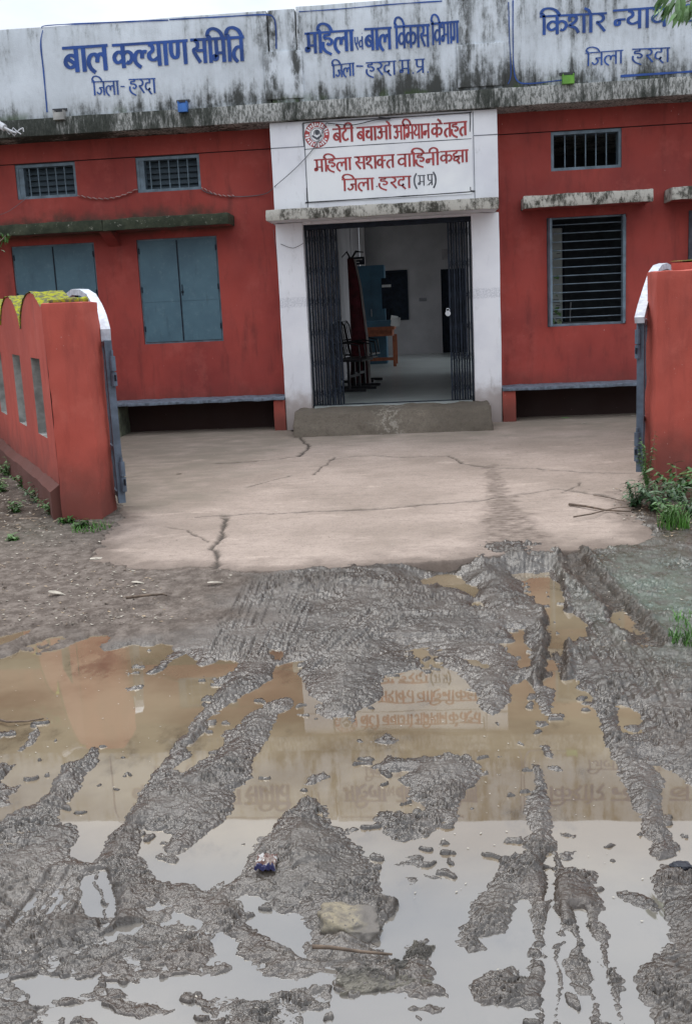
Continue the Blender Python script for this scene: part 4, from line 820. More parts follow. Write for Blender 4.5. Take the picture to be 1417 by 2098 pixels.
def chair(x, y, rz, label):
    t = thing('steel_chair', label, 'chair', (0,0,0), 'black waiting chairs along the hall wall'); T = Matrix.Translation((x,y,FL)) @ Matrix.Rotation(R(rz),4,'Z')
    f = lambda pts: [tuple(T @ Vector(p)) for p in pts]
    MB().box(-.24,.24,-.22,.22,.43,.455,T=T).build('seat', BLKM, t)
    MB().tube(f([(-.24,.22,.45),(-.24,.30,.92),(-.18,.32,.98),(.18,.32,.98),(.24,.30,.92),(.24,.22,.45)]), .014, 6).build('back_frame', BLKM, t)
    for k in range(5): MB().tube(f([(-.15+.075*k,.23,.47),(-.15+.075*k,.31,.96)]), .009, 5).build('back_rod', BLKM, t)
    for sg in (-1, 1):
        MB().tube(f([(.25*sg,.26,.68),(.25*sg,.0,.70),(.25*sg,-.18,.66),(.25*sg,-.20,.46)]), .012, 6).build('armrest', BLKM, t)
        MB().box(.22*sg-.018,.22*sg+.018,-.018,.018,.04,.43,T=T).build('leg', BLKM, t); MB().box(.22*sg-.02,.22*sg+.02,-.26,.26,0,.04,T=T).build('foot_bar', BLKM, t)
    MB().box(-.20,.20,-.015,.015,.20,.235,T=T).build('stretcher', BLKM, t)
chair(-1.17,1.85,74,'black steel chair nearest the folding gate inside the hall'); chair(-1.13,2.42,74,'second black steel chair, in front of the maroon banner'); chair(-1.15,3.55,74,'third black steel chair, standing beyond the maroon banner')

# ---------------------------------------------------------------- behind the barred window
ND = thing('notice_board', 'pale grey board seen through the bars of the right window', 'board', (1.62,1.5,FL))
MB().box(1.42,1.80,1.45,1.49,FL,2.62).build('board_panel', simple('greenish_board', (.62,.70,.66), .7, .1), ND)
MB().box(1.38,1.84,1.44,1.50,2.62,2.68).build('top_rail', DBLUE, ND); MB().box(1.80,1.83,1.44,1.50,FL,2.62).build('side_rail', DBLUE, ND)
mb = MB()
for x, z, ww in ((1.75,2.28,.05),(1.73,2.22,.08),(1.76,1.98,.03),(1.70,1.66,.10),(1.72,1.62,.08),(1.74,1.58,.06),(1.68,1.50,.12),(1.72,1.46,.10),(1.74,1.40,.07)): mb.box(x-ww/2,x+ww/2,1.447,1.4495,z-.005,z+.005)
mb.build('notice_line', simple('faint_pencil_grey', (.12,.15,.15)), ND)
PT = thing('money_plant', 'variegated climbing plant just inside the barred window', 'plant', (1.58,.9,FL))
MB().tube([(1.56,.9,FL),(1.55,.88,1.0),(1.60,.86,1.5),(1.57,.85,2.0)], .008, 6).build('stem', LEAFG, PT)
VARI = simple('variegated_leaf', (.42,.50,.30), .5, .6, 30, bump=0)
def leafmesh(L_, W_, bend=.25, n=4):
    mb = MB(); pts = []
    for i in range(n+1):
        t = i/n; ww = W_*math.sin(math.pi*(.12+.88*t)**.8)*.5 if i < n else 0; z = -bend*L_*t*t; pts.append((t*L_, ww, z))
    for i in range(n):
        a, b = pts[i], pts[i+1]
        mb.quad([(a[0],-a[1],a[2]),(b[0],-b[1],b[2]),(b[0],0,b[2]-.06*W_),(a[0],0,a[2]-.06*W_)]); mb.quad([(a[0],0,a[2]-.06*W_),(b[0],0,b[2]-.06*W_),(b[0],b[1],b[2]),(a[0],a[1],a[2])])
    me = bpy.data.meshes.new('leaf'); me.from_pydata(mb.v, [], mb.f); return me
def place(me, name, mat, parent, loc, rot, sc=1.):
    o = bpy.data.objects.new(name, me); COL.objects.link(o); o.matrix_world = Matrix.Translation(loc) @ (rot.to_matrix().to_4x4() if isinstance(rot, Euler) else rot) @ Matrix.Scale(sc, 4)
    if not me.materials: me.materials.append(mat)
    if parent:
        mw = o.matrix_world.copy(); o.parent = parent; o.matrix_parent_inverse = Matrix.Identity(4); o.matrix_basis = Matrix.Translation(-Vector(parent.location)) @ mw if parent.parent is None else mw
    return o
lm1 = leafmesh(.10,.07); lm1.materials.append(VARI); lm2 = leafmesh(.11,.08); lm2.materials.append(LEAFP)
for (z, dx) in ((2.0,0),(1.98,.09),(1.93,.03),(1.80,-.02),(1.76,.06),(1.62,.02),(1.52,-.02),(1.50,.10),(1.43,.03),(1.40,.12),(1.36,.06),(1.70,.03),(1.57,.11)):
    place(rnd.choice((lm1,lm2)), 'leaf', VARI, PT, (1.55+dx, .84+rnd.uniform(-.04,.04), z), Euler((rnd.uniform(-1,1), rnd.uniform(.2,1.2), rnd.uniform(-2.6,-.5))))
tag(MB().tube([(1.86,1.1,FL),(1.86,1.1,1.46),(1.87,1.1,1.62)], [.008,.008,.012], 6).build('window_stand_pole', STEELB), 'thin pale rod standing behind the barred window', 'rod')
tag(rough(MB().box(1.7,2.4,1.0,1.5,FL,1.36).build('desk', BLKM), sizes=.4, amp=.002, bev=.01), 'dark desk inside the barred room', 'desk')

# ---------------------------------------------------------------- boundary walls and gate piers
wd_ = Vector((-1.66, 2.95)).normalized(); WA = Vector((-3.06, -5.40)); wnn = Vector((-wd_.y, wd_.x))   # wnn points to the front left
if wnn.x > 0: wnn = -wnn
TH = .24
BWL = thing('boundary_wall', 'scalloped red boundary wall with slots and yellow moss, left of the forecourt', 'wall', (-3.06,-5.4,.1))
def W3(s, z, off): return (WA.x+wd_.x*s-wnn.x*off, WA.y+wd_.y*s-wnn.y*off, z)
def top(s):
    per = 1.40; q = ((s-1.24) % per)/per; return 1.66+.30*math.sin(math.pi*q)**.55
mb = MB(); moss = MB(); NS = 150; SM = 6.2
ss = sorted(set([SM*i/NS for i in range(NS+1)]))
slots = [(.38+1.17*0, .86)]+[(1.54+1.42*k, 2.05+1.42*k) for k in range(4)]
ss = sorted(set([round(s, 4) for s in ss]+[a for sl_ in slots for a in sl_]))
for a, b in zip(ss[:-1], ss[1:]):
    ins = any(sa_-1e-6 <= a and b <= sb_+1e-6 for sa_, sb_ in slots)
    for z0, z1 in (((0,.76),(1.42,None)) if ins else ((0,None),)):
        ta, tb_ = (z1, z1) if z1 else (top(a), top(b))
        if z1 is None:
            for off, rev in ((0,0),(TH,1)):
                q = [W3(a,z0,off), W3(b,z0,off), W3(b,tb_,off), W3(a,ta,off)]; mb.quad(q)
            moss.quad([W3(a,ta+.012,-.012), W3(b,tb_+.012,-.012), W3(b,tb_+.012,TH+.012), W3(a,ta+.012,TH+.012)])
            mb.quad([W3(a,ta,0), W3(b,tb_,0), W3(b,tb_,TH), W3(a,ta,TH)])
        else:
            for off in (0, TH): mb.quad([W3(a,z0,off), W3(b,z0,off), W3(b,z1,off), W3(a,z1,off)])
mb.build('wall_masonry', REDP, BWL)
o = moss.build('moss_cap', MOSSY, BWL); bm = bmesh.new(); bm.from_mesh(o.data); bmesh.ops.remove_doubles(bm, verts=bm.verts, dist=1e-4); bmesh.ops.subdivide_edges(bm, edges=[e for e in bm.edges if e.calc_length() > .1], cuts=5, use_grid_fill=True)
for v in bm.verts: v.co.z += .014*mnoise.noise(v.co*14)+.010*mnoise.noise(v.co*31)-.004
bm.to_mesh(o.data); bm.free()
for a, b in slots:
    sm = MB()
    for z in (.76, 1.42): sm.quad([W3(a,z,.0), W3(b,z,.0), W3(b,z,TH), W3(a,z,TH)])
    for s in (a, b): sm.quad([W3(s,.76,.0), W3(s,1.42,.0), W3(s,1.42,TH), W3(s,.76,TH)])
    sm.build('slot_lining', SLOT, BWL)
pl2 = MB(); T_ = lambda s, z, o_: W3(s, z, o_)
pl2.v += [W3(s,z,o_) for s in (0,SM) for z, o_ in ((0,.0),(0,-.07),(.36,-.07),(.42,-.0))]; pl2.f += [(0,1,2,3),(7,6,5,4),(1,5,6,2),(2,6,7,3)]; pl2.m += [0]*4
rough(pl2.build('wall_plinth', red_mat('muddy_plinth', (.13,.06,.045), (.075,.05,.036), base_z=.35), BWL), amp=.018, sizes=.14, bev=0)
for s in (.78, 2.2, 3.6): pass
# far return of the wall at the frame's edge
def pier(name, x0, x1, y0, y1, z1, label):
    t = thing(name, label, 'gate pier', ((x0+x1)/2,(y0+y1)/2,.1), 'red gate piers')
    rough(MB().box(x0,x1,y0,y1,-.02,z1).build('pier_masonry', REDP, t), amp=.010, sizes=.07, bev=.016)
    return t
ya_ = -5.45
LP = pier('gate_pier', -3.045, -2.712, -5.45, -5.05, 1.86, 'red gate pier to the left of the forecourt, chipped at its foot')
o = rough(MB().box(-3.03,-2.78,-5.32,-5.06,1.858,1.892).build('moss_cap', MOSSY, LP), amp=.014, sc=14, sizes=.04, bev=.012)
RP = pier('gate_pier', 1.828, 2.50, -4.673, -4.25, 1.89, 'red gate pier to the right of the forecourt with weeds at its foot')
RW_ = thing('boundary_wall', 'stub of mossy topped red wall behind the right gate pier', 'wall', (2.3,-3.9,.1))
prf = [(0,0),(2.2,0)]+[(2.2-.1*k, 1.66+.30*abs(math.sin(math.pi*((.02+.1*k) % 1.4)/1.4))**.55) for k in range(23)]
rd = Vector((.60,.80))
mpf = lambda off: (lambda p: (2.02+rd.x*p[0]+rd.y*off, -4.30+rd.y*p[0]-rd.x*off, p[1]))
MB().prism(prf, mpf(0), mpf(.24)).build('wall_masonry', REDP, RW_)
mm_ = MB()
for k in range(2, len(prf)-1):
    a, b = prf[k], prf[k+1]; mm_.quad([mpf(-.01)((a[0],a[1]+.015)), mpf(-.01)((b[0],b[1]+.015)), mpf(.25)((b[0],b[1]+.015)), mpf(.25)((a[0],a[1]+.015))])
mm_.build('moss_cap', MOSSY, RW_)
rough(MB().box(1.2,1.32,-4.1,-4.0,.0,.02).build('gate_stop', SLOT, RP), sizes=.2)

# gate leaves, folded back behind the piers
def gate(H0, dr, pts, label, sgn):
    t = thing('iron_gate', label, 'gate', (H0[0],H0[1],.2), 'iron gate leaves folded back behind the piers')
    n_ = Vector((-dr[1], dr[0])); T3 = lambda s, z, o_=0: (H0[0]+dr[0]*s+n_.x*o_, H0[1]+dr[1]*s+n_.y*o_, z)
    prof = [PL(u, v, H0, dr) for u, v in pts]
    z0 = .20; zt = prof[0][1]; LEN = max(1.5, prof[-1][0]+.5); print('GATE', [(round(a,2),round(b,2)) for a,b in prof])
    def bx(s0, s1, za, zb, o0, o1, mat, name): 
        mb = MB(); P = [T3(s,z,o_) for z in (za,zb) for s, o_ in ((s0,o0),(s1,o0),(s1,o1),(s0,o1))]; mb.v += P
        for f in [(0,3,2,1),(4,5,6,7),(0,1,5,4),(1,2,6,5),(2,3,7,6),(3,0,4,7)]: mb.f.append(f); mb.m.append(0)
        return mb.build(name, mat, t)
    bx(0,.055,z0,zt,-.03,.03,GATEM,'hinge_stile'); bx(LEN-.05,LEN,z0,zt,-.02,.02,GATEM,'end_stile')
    for z in (z0+.03, .62, zt-.05): bx(.055,LEN-.05,z,z+.045,-.018,.018,GATEM,'cross_rail')
    for k in range(14): bx(.16+k*.122,.178+k*.122,z0+.076,zt-.052,-.008,.008,GATEM,'upright')
    # white painted shoulder and hoop on top
    def strip(P, hw, ht, mat, name):
        mb = MB(); n = len(P)
        for i, (s, z) in enumerate(P):
            a = P[max(i-1,0)]; b = P[min(i+1,n-1)]; tx, tz = b[0]-a[0], b[1]-a[1]; l = math.hypot(tx, tz) or 1; nx, nz = -tz/l*ht/2, tx/l*ht/2
            mb.v += [T3(s+nx,z+nz,-hw), T3(s+nx,z+nz,hw), T3(s-nx,z-nz,hw), T3(s-nx,z-nz,-hw)]
        for i in range(n-1):
            for k in range(4): a = 4*i+k; b = 4*i+(k+1) % 4; mb.f.append((a,b,b+4,a+4)); mb.m.append(0)
        mb.f += [(0,1,2,3),(4*n-1,4*n-2,4*n-3,4*n-4)]; mb.m += [0,0]; return mb.build(name, mat, t)
    ap = max(prof, key=lambda q: q[1]); rc, zc = ap[0], ap[1]-.24
    strip(prof, .040, .055, GATEW, 'white_arch')
    far_side = [(2*rc-s_*1.0, z_) for s_, z_ in prof[::-1]]; far_side = [q for q in far_side if q[0] > prof[-1][0]]
    strip([prof[-1]]+far_side, .036, .050, GATEW, 'white_arch')
    for a in (20,50,80,110,140,165): strip([(rc+.05*math.cos(R(a)), zc+.05*math.sin(R(a))), (rc+.215*math.cos(R(a)), zc+.215*math.sin(R(a)))], .01, .02, DBLUE, 'fan_spoke')
    strip([(rc+.055*math.cos(R(a)), zc+.055*math.sin(R(a))) for a in range(0, 181, 20)], .02, .03, GATEM, 'fan_hub')
    for (za, zb) in ((1.30,1.42),(1.18,1.29),(.30,.42),(.43,.55)):
        MB().tube([T3(-.025,za,-.02*sgn),T3(-.025,zb,-.02*sgn)], .024, 10).build('hinge_barrel', GATEM, t)
    for z in (1.17,.29): MB().tube([T3(-.025,z,-.02*sgn),T3(-.025,z+.30,-.02*sgn)], .011, 8).build('hinge_pin', GATEM, t)
    for z in (1.22,.36): bx(-.10,-.02,z,z+.05,-.03*sgn,-.02*sgn,DBLUE,'hinge_strap')
    return t
PRM = dict(c=.75, z=1.80, r=.26)
hl = (-2.632,-5.14); dl = Vector((-.42,.91)).normalized()
gate(hl, dl, [(217,697),(216,678),(209,652),(200,630),(188,609),(173,599),(156,598),(143,607)], 'left iron gate leaf swung in behind the left pier, white hoop on top', 1)
hr = (1.742,-4.45); dr_ = Vector((.30,.95)).normalized()
gate(hr, dr_, [(1309,656),(1316,628),(1327,592),(1337,562),(1346,549),(1357,545),(1369,551)], 'right iron gate leaf swung in behind the right pier', -1)

# ---------------------------------------------------------------- small fixtures on the facade
def spout(u, v, wd, ht, mat, label):
    p = F(u, v, -.52); t = thing('drain_spout', label, 'spout', (p.x,-.46,p.z), 'drain spouts along the foot of the parapet'); a, b = wd/2, ht/2
    MB().box(p.x-a,p.x+a,-.56,-.44,p.z-b,p.z-b+.012).box(p.x-a,p.x-a+.01,-.56,-.44,p.z-b+.012,p.z+b).box(p.x+a-.01,p.x+a,-.56,-.44,p.z-b+.012,p.z+b).build('trough', mat, t)
    MB().box(p.x-a-.03,p.x+a+.02,-.475,-.455,p.z+b+.002,p.z+b+.03).build('lip', BLACKINK, t); MB().box(p.x-a+.01,p.x+a-.01,-.47,-.44,p.z-b+.012,p.z+b).build('mouth', BLACKINK if 'blue' not in label and 'green' not in label else mat, t)
    MB().box(p.x-a+.011,p.x+a-.011,-.558,-.552,p.z-b+.012,p.z+b*.55).build('end_plate', mat, t)
spout(122,236,.13,.11,simple('grey_cement_pipe',(.35,.34,.32)),'grey cement drain spout under the left board, nearest the corner')
spout(375,219,.11,.12,simple('blue_plastic_pipe',(.035,.14,.42),.4),'blue plastic drain spout to the left of the entrance')
spout(1163,162,.13,.11,simple('green_painted_pipe',(.13,.33,.035),.5),'green painted drain spout above the right wall')
def wire(pts, r, mat, label, y=-.03, cat='wire', name='loose_wire'):
    P = [F(u, v, yy) for (u, v, yy) in pts]; Q = []
    for i in range(len(P)-1):
        a, b, c, d = P[max(i-1,0)], P[i], P[i+1], P[min(i+2,len(P)-1)]
        for k in range(6): t = k/6; Q.append(.5*((2*b)+(c-a)*t+(2*a-5*b+4*c-d)*t*t+(3*b-3*c+d-a)*t**3))
    Q.append(P[-1]); o = MB().tube(Q, r, 5).build(name, mat); return tag(o, label, cat)
GREYW = simple('grey_cable', (.12,.12,.13)); 
wire([(413,388,-.03),(430,396,-.03),(480,403,-.03),(540,398,-.05),(565,380,-.45),(610,340,-.45),(645,300,-.45),(660,270,-.45),(668,252,-.45)], .005, GREYW, 'thin grey wire sagging from the second ventilator to the signboard')
wire([(668,252,-.46),(720,256,-.46),(768,246,-.46),(800,243,-.46),(775,240,-.46)], .006, BLACKINK, 'short black cable drooping over the top of the signboard')
wire([(0,440,-.1),(20,432,-.08),(50,410,-.03),(62,402,-.02)], .003, GREYW, 'thin string tied to the leftmost ventilator')
wire([(575,500,-.43),(600,508,-.44),(622,498,-.44)], .003, BLACKINK, 'short dark wire on the left entrance pier')
wire([(560,470,-.03),(566,520,-.03),(572,560,-.03)], .0025, GREYW, 'hair thin wire beside the left entrance pier')
rp = thing('twisted_rope', 'red and white twisted rope slung between the two left ventilators', 'rope', F(165,402,-.03))
Q = [F(u, v, -.03) for u, v in [(160+5.6*k, 400+9*math.sin(math.pi*k/22)*(1 if k < 23 else 0)-14*max(0, k/22)**2.5) for k in range(23)]]
for ph, mt in ((0, simple('red_rope_strand', (.33,.06,.05))), (math.pi, simple('white_rope_strand', (.42,.30,.28)))):
    D = []
    for i in range(len(Q)-1):
        for k in range(6):
            t = (i+k/6); p = Q[i].lerp(Q[i+1], k/6); D.append(p+Vector((0, .006*math.cos(t*3+ph), .006*math.sin(t*3+ph))))
    MB().tube(D, .0055, 5).build('rope_strand', mt, rp)
rp2 = thing('twisted_rope', 'red and white rope hanging from the right corner of the second ventilator', 'rope', F(415,385,-.03))
Q = [F(u, v, -.03) for u, v in [(413+4.5*k, 384+17*math.sin(math.pi*min(k, 11)/22)) for k in range(16)]]
for ph, mt in ((0, bpy.data.materials['red_rope_strand']), (math.pi, bpy.data.materials['white_rope_strand'])):
    D = [Q[i].lerp(Q[i+1], k/5)+Vector((0,.006*math.cos((i+k/5)*3+ph),.006*math.sin((i+k/5)*3+ph))) for i in range(len(Q)-1) for k in range(5)]; MB().tube(D, .006, 5).build('rope_strand', mt, rp2)
# old lamp holder at the left corner
lh = thing('lamp_holder', 'broken white lamp holder with dangling wires under the left end of the parapet', 'lamp', F(8,262,-.52)); WP = simple('white_plastic', (.6,.6,.62), .4, .1)
a, b = F(-6,252,-.56), F(10,262,-.60); MB().tube([a, b], .042, 10).build('lamp_tube', WP, lh); MB().tube([b, F(22,268,-.60), F(34,272,-.60)], [.02,.016,.012], 6).build('socket', WP, lh)
for q in ([(10,262),(20,275),(28,262),(36,270),(44,275)], [(20,268),(30,278),(40,266),(48,262)], [(48,262),(49,270)]): MB().tube([F(u, v, -.58) for u, v in q], .008, 5).build('wire', WP, lh)
MB().tube([a, (a.x-.1, -.49, a.z+.05)], .012, 6).build('bracket', GREYW, lh)

# ---------------------------------------------------------------- plants
def weed(name, label, cat, x, y, h, n, lm, mat, spread=.35, group=None, leaf=.05, z=None, pairs=6):
    z = ground_z(x, y) if z is None else z; t = thing(name, label, cat, (x,y,z), group); leaves = MB()
    for k in range(n):
        an = rnd.uniform(0, 6.28); le = rnd.uniform(.2, 1)*spread; hh = h*rnd.uniform(.55, 1)
        P = [Vector((x+math.cos(an)*le*h*q**1.4+.01*rnd.uniform(-1,1), y+math.sin(an)*le*h*q**1.4, z-.01+hh*q*(1-.15*q*le))) for q in (0,.25,.5,.75,1)]
        MB().tube(P, [.0035,.003,.0026,.002,.0012], 4).build('stem', TWIG if k % 3 == 0 else LEAFG, t)
        for j in range(pairs):
            q = .2+.8*j/(pairs-1); i0 = min(3, int(q*4)); p = P[i0].lerp(P[i0+1], q*4-i0)
            for sg in (-1, 1):
                place(lm, 'leaf', mat, t, p, Euler((rnd.uniform(-.4,.4), rnd.uniform(-.45,.55), an+sg*rnd.uniform(.7,1.9))), leaf/.1*rnd.uniform(.6,1.25))
    return t
lw1 = leafmesh(.10,.045,.2,3); lw1.materials.append(LEAFG); lw2 = leafmesh(.10,.035,.25,3); lw2.materials.append(LEAFD); lw3 = leafmesh(.10,.05,.3,3); lw3.materials.append(LEAFP)
def grass(label, x, y, r, h, n, z=None, kind=None, cat='grass'):
    mb = MB()
    for k in range(n):
        a = rnd.uniform(0, 6.28); q = math.sqrt(rnd.random())*r; bx_, by_ = x+q*math.cos(a), y+q*math.sin(a); z0 = (ground_z(bx_, by_) if z is None else z)-.005; ln = h*rnd.uniform(.45, 1.1); an = rnd.uniform(0, 6.28); w2 = .0035*rnd.uniform(.7,1.4); dx, dy = math.cos(an), math.sin(an); bend = rnd.uniform(.2,.9)
        P = [(bx_+dx*ln*bend*t*t, by_+dy*ln*bend*t*t, z0+ln*(t-.35*bend*t*t)) for t in (0,.4,.75,1)]
        for i in range(3):
            wa, wb = w2*(1-.3*i), w2*(1-.3*(i+1))*(0.15 if i == 2 else 1); a0, b0 = P[i], P[i+1]
            mb.quad([(a0[0]-dy*wa,a0[1]+dx*wa,a0[2]),(a0[0]+dy*wa,a0[1]-dx*wa,a0[2]),(b0[0]+dy*wb,b0[1]-dx*wb,b0[2]),(b0[0]-dy*wb,b0[1]+dx*wb,b0[2])])
    return tag(mb.build('grass_tuft', GRASSM), label, cat, kind='stuff')
for (u, v, h, n, lf, lb) in ((1325,1010,.50,9,.036,'tall feathery weed growing against the corner of the right gate pier'), (1300,1042,.22,16,.055,'low spreading weed at the foot of the right iron gate'), (1345,1050,.26,18,.060,'dense leafy weed in front of the right gate pier'),
        (1385,1030,.30,18,.065,'leafy weed in front of the right gate pier, at the frame edge'), (1412,1060,.26,16,.060,'rightmost leafy weed beyond the bright grass'), (1365,1072,.17,12,.045,'short dark weed just behind the bright grass tuft')):
    p = G(u, v, .10); weed('weed', lb, 'weed', p.x, p.y, h, n, lw1 if h > .45 else rnd.choice((lw1, lw2)), LEAFD, .85 if h < .4 else .25, 'weeds by the right gate pier', lf, None if u > 1345 else apron_z(p.y), 7 if h < .4 else 12)
p = G(1378,1090,.08); grass('bright green grass tuft in front of the right gate pier', p.x, p.y, .11, .21, 120)
p = G(1412,1315,.03); grass('short bright grass patch at the right edge of the mud', p.x, p.y, .10, .09, 110)
p = G(1405,1290,.03); grass('sparse thin grass above the bright patch at the right edge', p.x+.05, p.y+.1, .14, .07, 60)
for (u, v, h, n, lb) in ((18,985,.20,14,'low weed beside the plinth, leftmost of the left group'), (50,1010,.16,12,'small weed by the wall plinth behind the grey stone'), (78,1038,.20,15,'green weed tuft in the middle of the left group by the plinth'), (108,1062,.18,16,'bright weed at the left corner of the left gate pier'),
        (32,1058,.12,9,'tiny weed in the dirt left of the stick'), (165,1085,.08,12,'flat weed under the fallen stick'), (205,1055,.08,8,'small sprig at the front foot of the left gate pier'), (60,965,.15,9,'weed half hidden against the mossy plinth'), (5,1020,.14,12,'weed at the very left edge, above the tiny one in the dirt'), (92,1035,.12,12,'small weed squeezed between the tuft and the pier corner'), (140,1078,.07,10,'prostrate weed just left of the stick under the pier'), (28,1110,.06,8,'lone seedling in the bare dirt below the left stick end')):
    p = G(u, v, .10); weed('weed', lb, 'weed', p.x, p.y, h, n, rnd.choice((lw1, lw2, lw3)), LEAFG, .9, 'weeds by the left boundary wall', .048, None, 5)
p = G(185,1092,.09); grass('thin grass under the long stick by the left gate pier', p.x, p.y, .16, .07, 130)
# leafy twigs hanging into the frame
def bough(label, pts, y, lm, mat, n, ls, spread, cat='branch'):
    P = [F(u, v, y) for u, v in pts]; t = thing('leafy_branch', label, cat, P[0]); MB().tube(P, [.012-.003*min(i, 3) for i in range(len(P))], 5).build('twig', TWIG, t)
    for k in range(n):
        q = rnd.random()**.7*(len(P)-1); i0 = min(int(q), len(P)-2); p = P[i0].lerp(P[i0+1], q-i0)+Vector([rnd.uniform(-1,1)*spread for _ in range(3)])
        place(lm, 'leaf', mat, t, p, Euler((rnd.uniform(-.6,.6), rnd.uniform(.1,1.3), rnd.uniform(-3.1,3.1))), ls/.1*rnd.uniform(.7,1.3))
    return t
lw4 = leafmesh(.10,.024,.35,4); lw4.materials.append(LEAFP)
lb4 = leafmesh(.10,.03,.3,4); lb4.materials.append(LEAFP)
t = thing('leafy_branch', 'pale green frond hanging in front of the top right of the parapet', 'branch', F(1440,-60,-4.5))
P = [F(u, v, -4.5) for u, v in ((1470,-60),(1440,-25),(1415,0),(1395,8))]; MB().tube(P, [.01,.008,.006,.003], 5).build('twig', TWIG, t)
for k in range(70):
    u = rnd.uniform(1352, 1440); v0 = 2+26*max(0, (u-1352)/88)+rnd.uniform(-26, 8); L_ = rnd.uniform(.10,.17); p = F(u, v0, -4.5+rnd.uniform(-.15,.15)); dirn = Vector((-1.1+1.5*(u-1352)/88+rnd.uniform(-.35,.35), rnd.uniform(-.35,.35), -1.0+.6*rnd.random()))
    place(lb4, 'leaflet', LEAFP, t, p, dirn.to_track_quat('X','Z').to_matrix().to_4x4() @ Matrix.Rotation(rnd.uniform(-1.2,1.2),4,'X'), L_/.1)
bough('small dark leaved twig at the left edge beside the moss streaked sunshade', ((-30,520),(-8,502),(8,488),(12,482)), -3.2, lw1, LEAFG, 22, .055, .05)

# ---------------------------------------------------------------- sticks, litter, stones
def stick(pts, z, r, mat, label, name='stick'):
    P = []
    for i, (u, v) in enumerate(pts):
        g = G(u, v, z); P.append(Vector((g.x, g.y, z+r*.6+.004*math.sin(i*2.1))))
    n = len(P); o = MB().tube(P, [r*(1-.5*i/(n-1)) for i in range(n)], 7).build(name, mat, None, True); return tag(o, label, 'stick', 'fallen sticks on the ground')
stick([(20,1068),(70,1066),(130,1068),(180,1071),(228,1079)], .115, .014, STICK, 'long pale stick lying in front of the left gate pier')
stick([(1165,1035),(1200,1040),(1240,1046),(1290,1050)], .125, .011, TWIG, 'dark brown stick on the concrete, pointing into the right weeds')
stick([(1174,1060),(1210,1055),(1240,1045),(1270,1040),(1300,1043)], .13, .006, TWIG, 'thin forked twig crossing the dark stick on the concrete')
stick([(1215,1015),(1250,1022),(1290,1030)], .135, .004, TWIG, 'hair thin twig above the dark stick near the right gate')
stick([(258,1227),(300,1223),(335,1218),(342,1222)], .075, .010, TWIG, 'short dark stick on the drier soil left of the tyre marks')
stick([(640,1942),(680,1946),(740,1950),(803,1958)], .030, .0065, TWIG, 'dark wet stick lying just below the yellowish stone')
stick([(0,1476),(15,1482),(55,1478),(90,1474)], .012, .006, TWIG, 'dark twig floating in the left puddle')
stick([(640,1722),(650,1728),(655,1734)], .02, .003, TWIG, 'tiny twig stub on the middle mud bank')
def stone(u, v, z, sx_, sy_, sz_, mat, label, name='stone', cat='stone', seed=0, rot=0, amp=.28):
    bm = bmesh.new(); bmesh.ops.create_icosphere(bm, subdivisions=5, radius=1); c = G(u, v, z)
    for q in bm.verts:
        d = q.co.normalized(); a = 1+amp*mnoise.noise(d*1.3+Vector((seed,0,0)))+amp*.35*mnoise.noise(d*4+Vector((seed,2,0)))+amp*.12*mnoise.noise(d*11+Vector((seed,2,0)))+.02*mnoise.noise(d*26)
        d2 = Vector((max(-.86, min(.9, d.x)), max(-.82, min(.86, d.y)), max(-.8, min(.66-.25*d.x, d.z)))); q.co = Vector((d2.x*sx_, d2.y*sy_, d2.z*sz_))*a
    bmesh.ops.rotate(bm, verts=bm.verts, matrix=Matrix.Rotation(R(rot),3,'Z')); me = bpy.data.meshes.new(name); bm.to_mesh(me); bm.free(); me.materials.append(mat); me.polygons.foreach_set('use_smooth', [True]*len(me.polygons))
    o = bpy.data.objects.new(name, me); COL.objects.link(o); o.location = c; return tag(o, label, cat)
m = M('mud_smeared_yellow_stone', rough=.6); X, Y, Z = m.xyz(); c = m.mix(m.ramp(m.noise(22, 6, .7), .42, .62), (.27,.225,.145), (.12,.10,.075)); c = m.mix(m.ramp(m.noise(75, 3, .6), .62, .68), c, (.07,.06,.05))
c = m.mix(m.ramp(m.add(Z, m.mul(m.noise(40, 5, .7), -.05)), -.02, .035, 1, 0), c, (.10,.09,.08)); c = m.mix(m.ramp(m.add(X, m.mul(m.noise(20,4), .1)), -.235, -.19), c, (.12,.105,.09)); m.color(c); m.bump(m.noise(120, 5, .7), .5, .006); YST = m.m
stone(718,1907,-.008,.108,.080,.074, YST, 'yellowish stone smeared with mud at the rim of the near puddle', seed=3, rot=-20, amp=.32)
stone(47,1052,.09,.07,.05,.05, simple('grey_stone', (.22,.21,.19), .85, .3, 20), 'grey stone among the weeds by the left wall', seed=5)
stone(1392,1776,.004,.034,.022,.018, simple('dark_blue_rubber', (.010,.012,.020), .4), 'dark blue rubbish lump at the right edge of the near puddle', 'rubbish_lump', 'litter', 8)
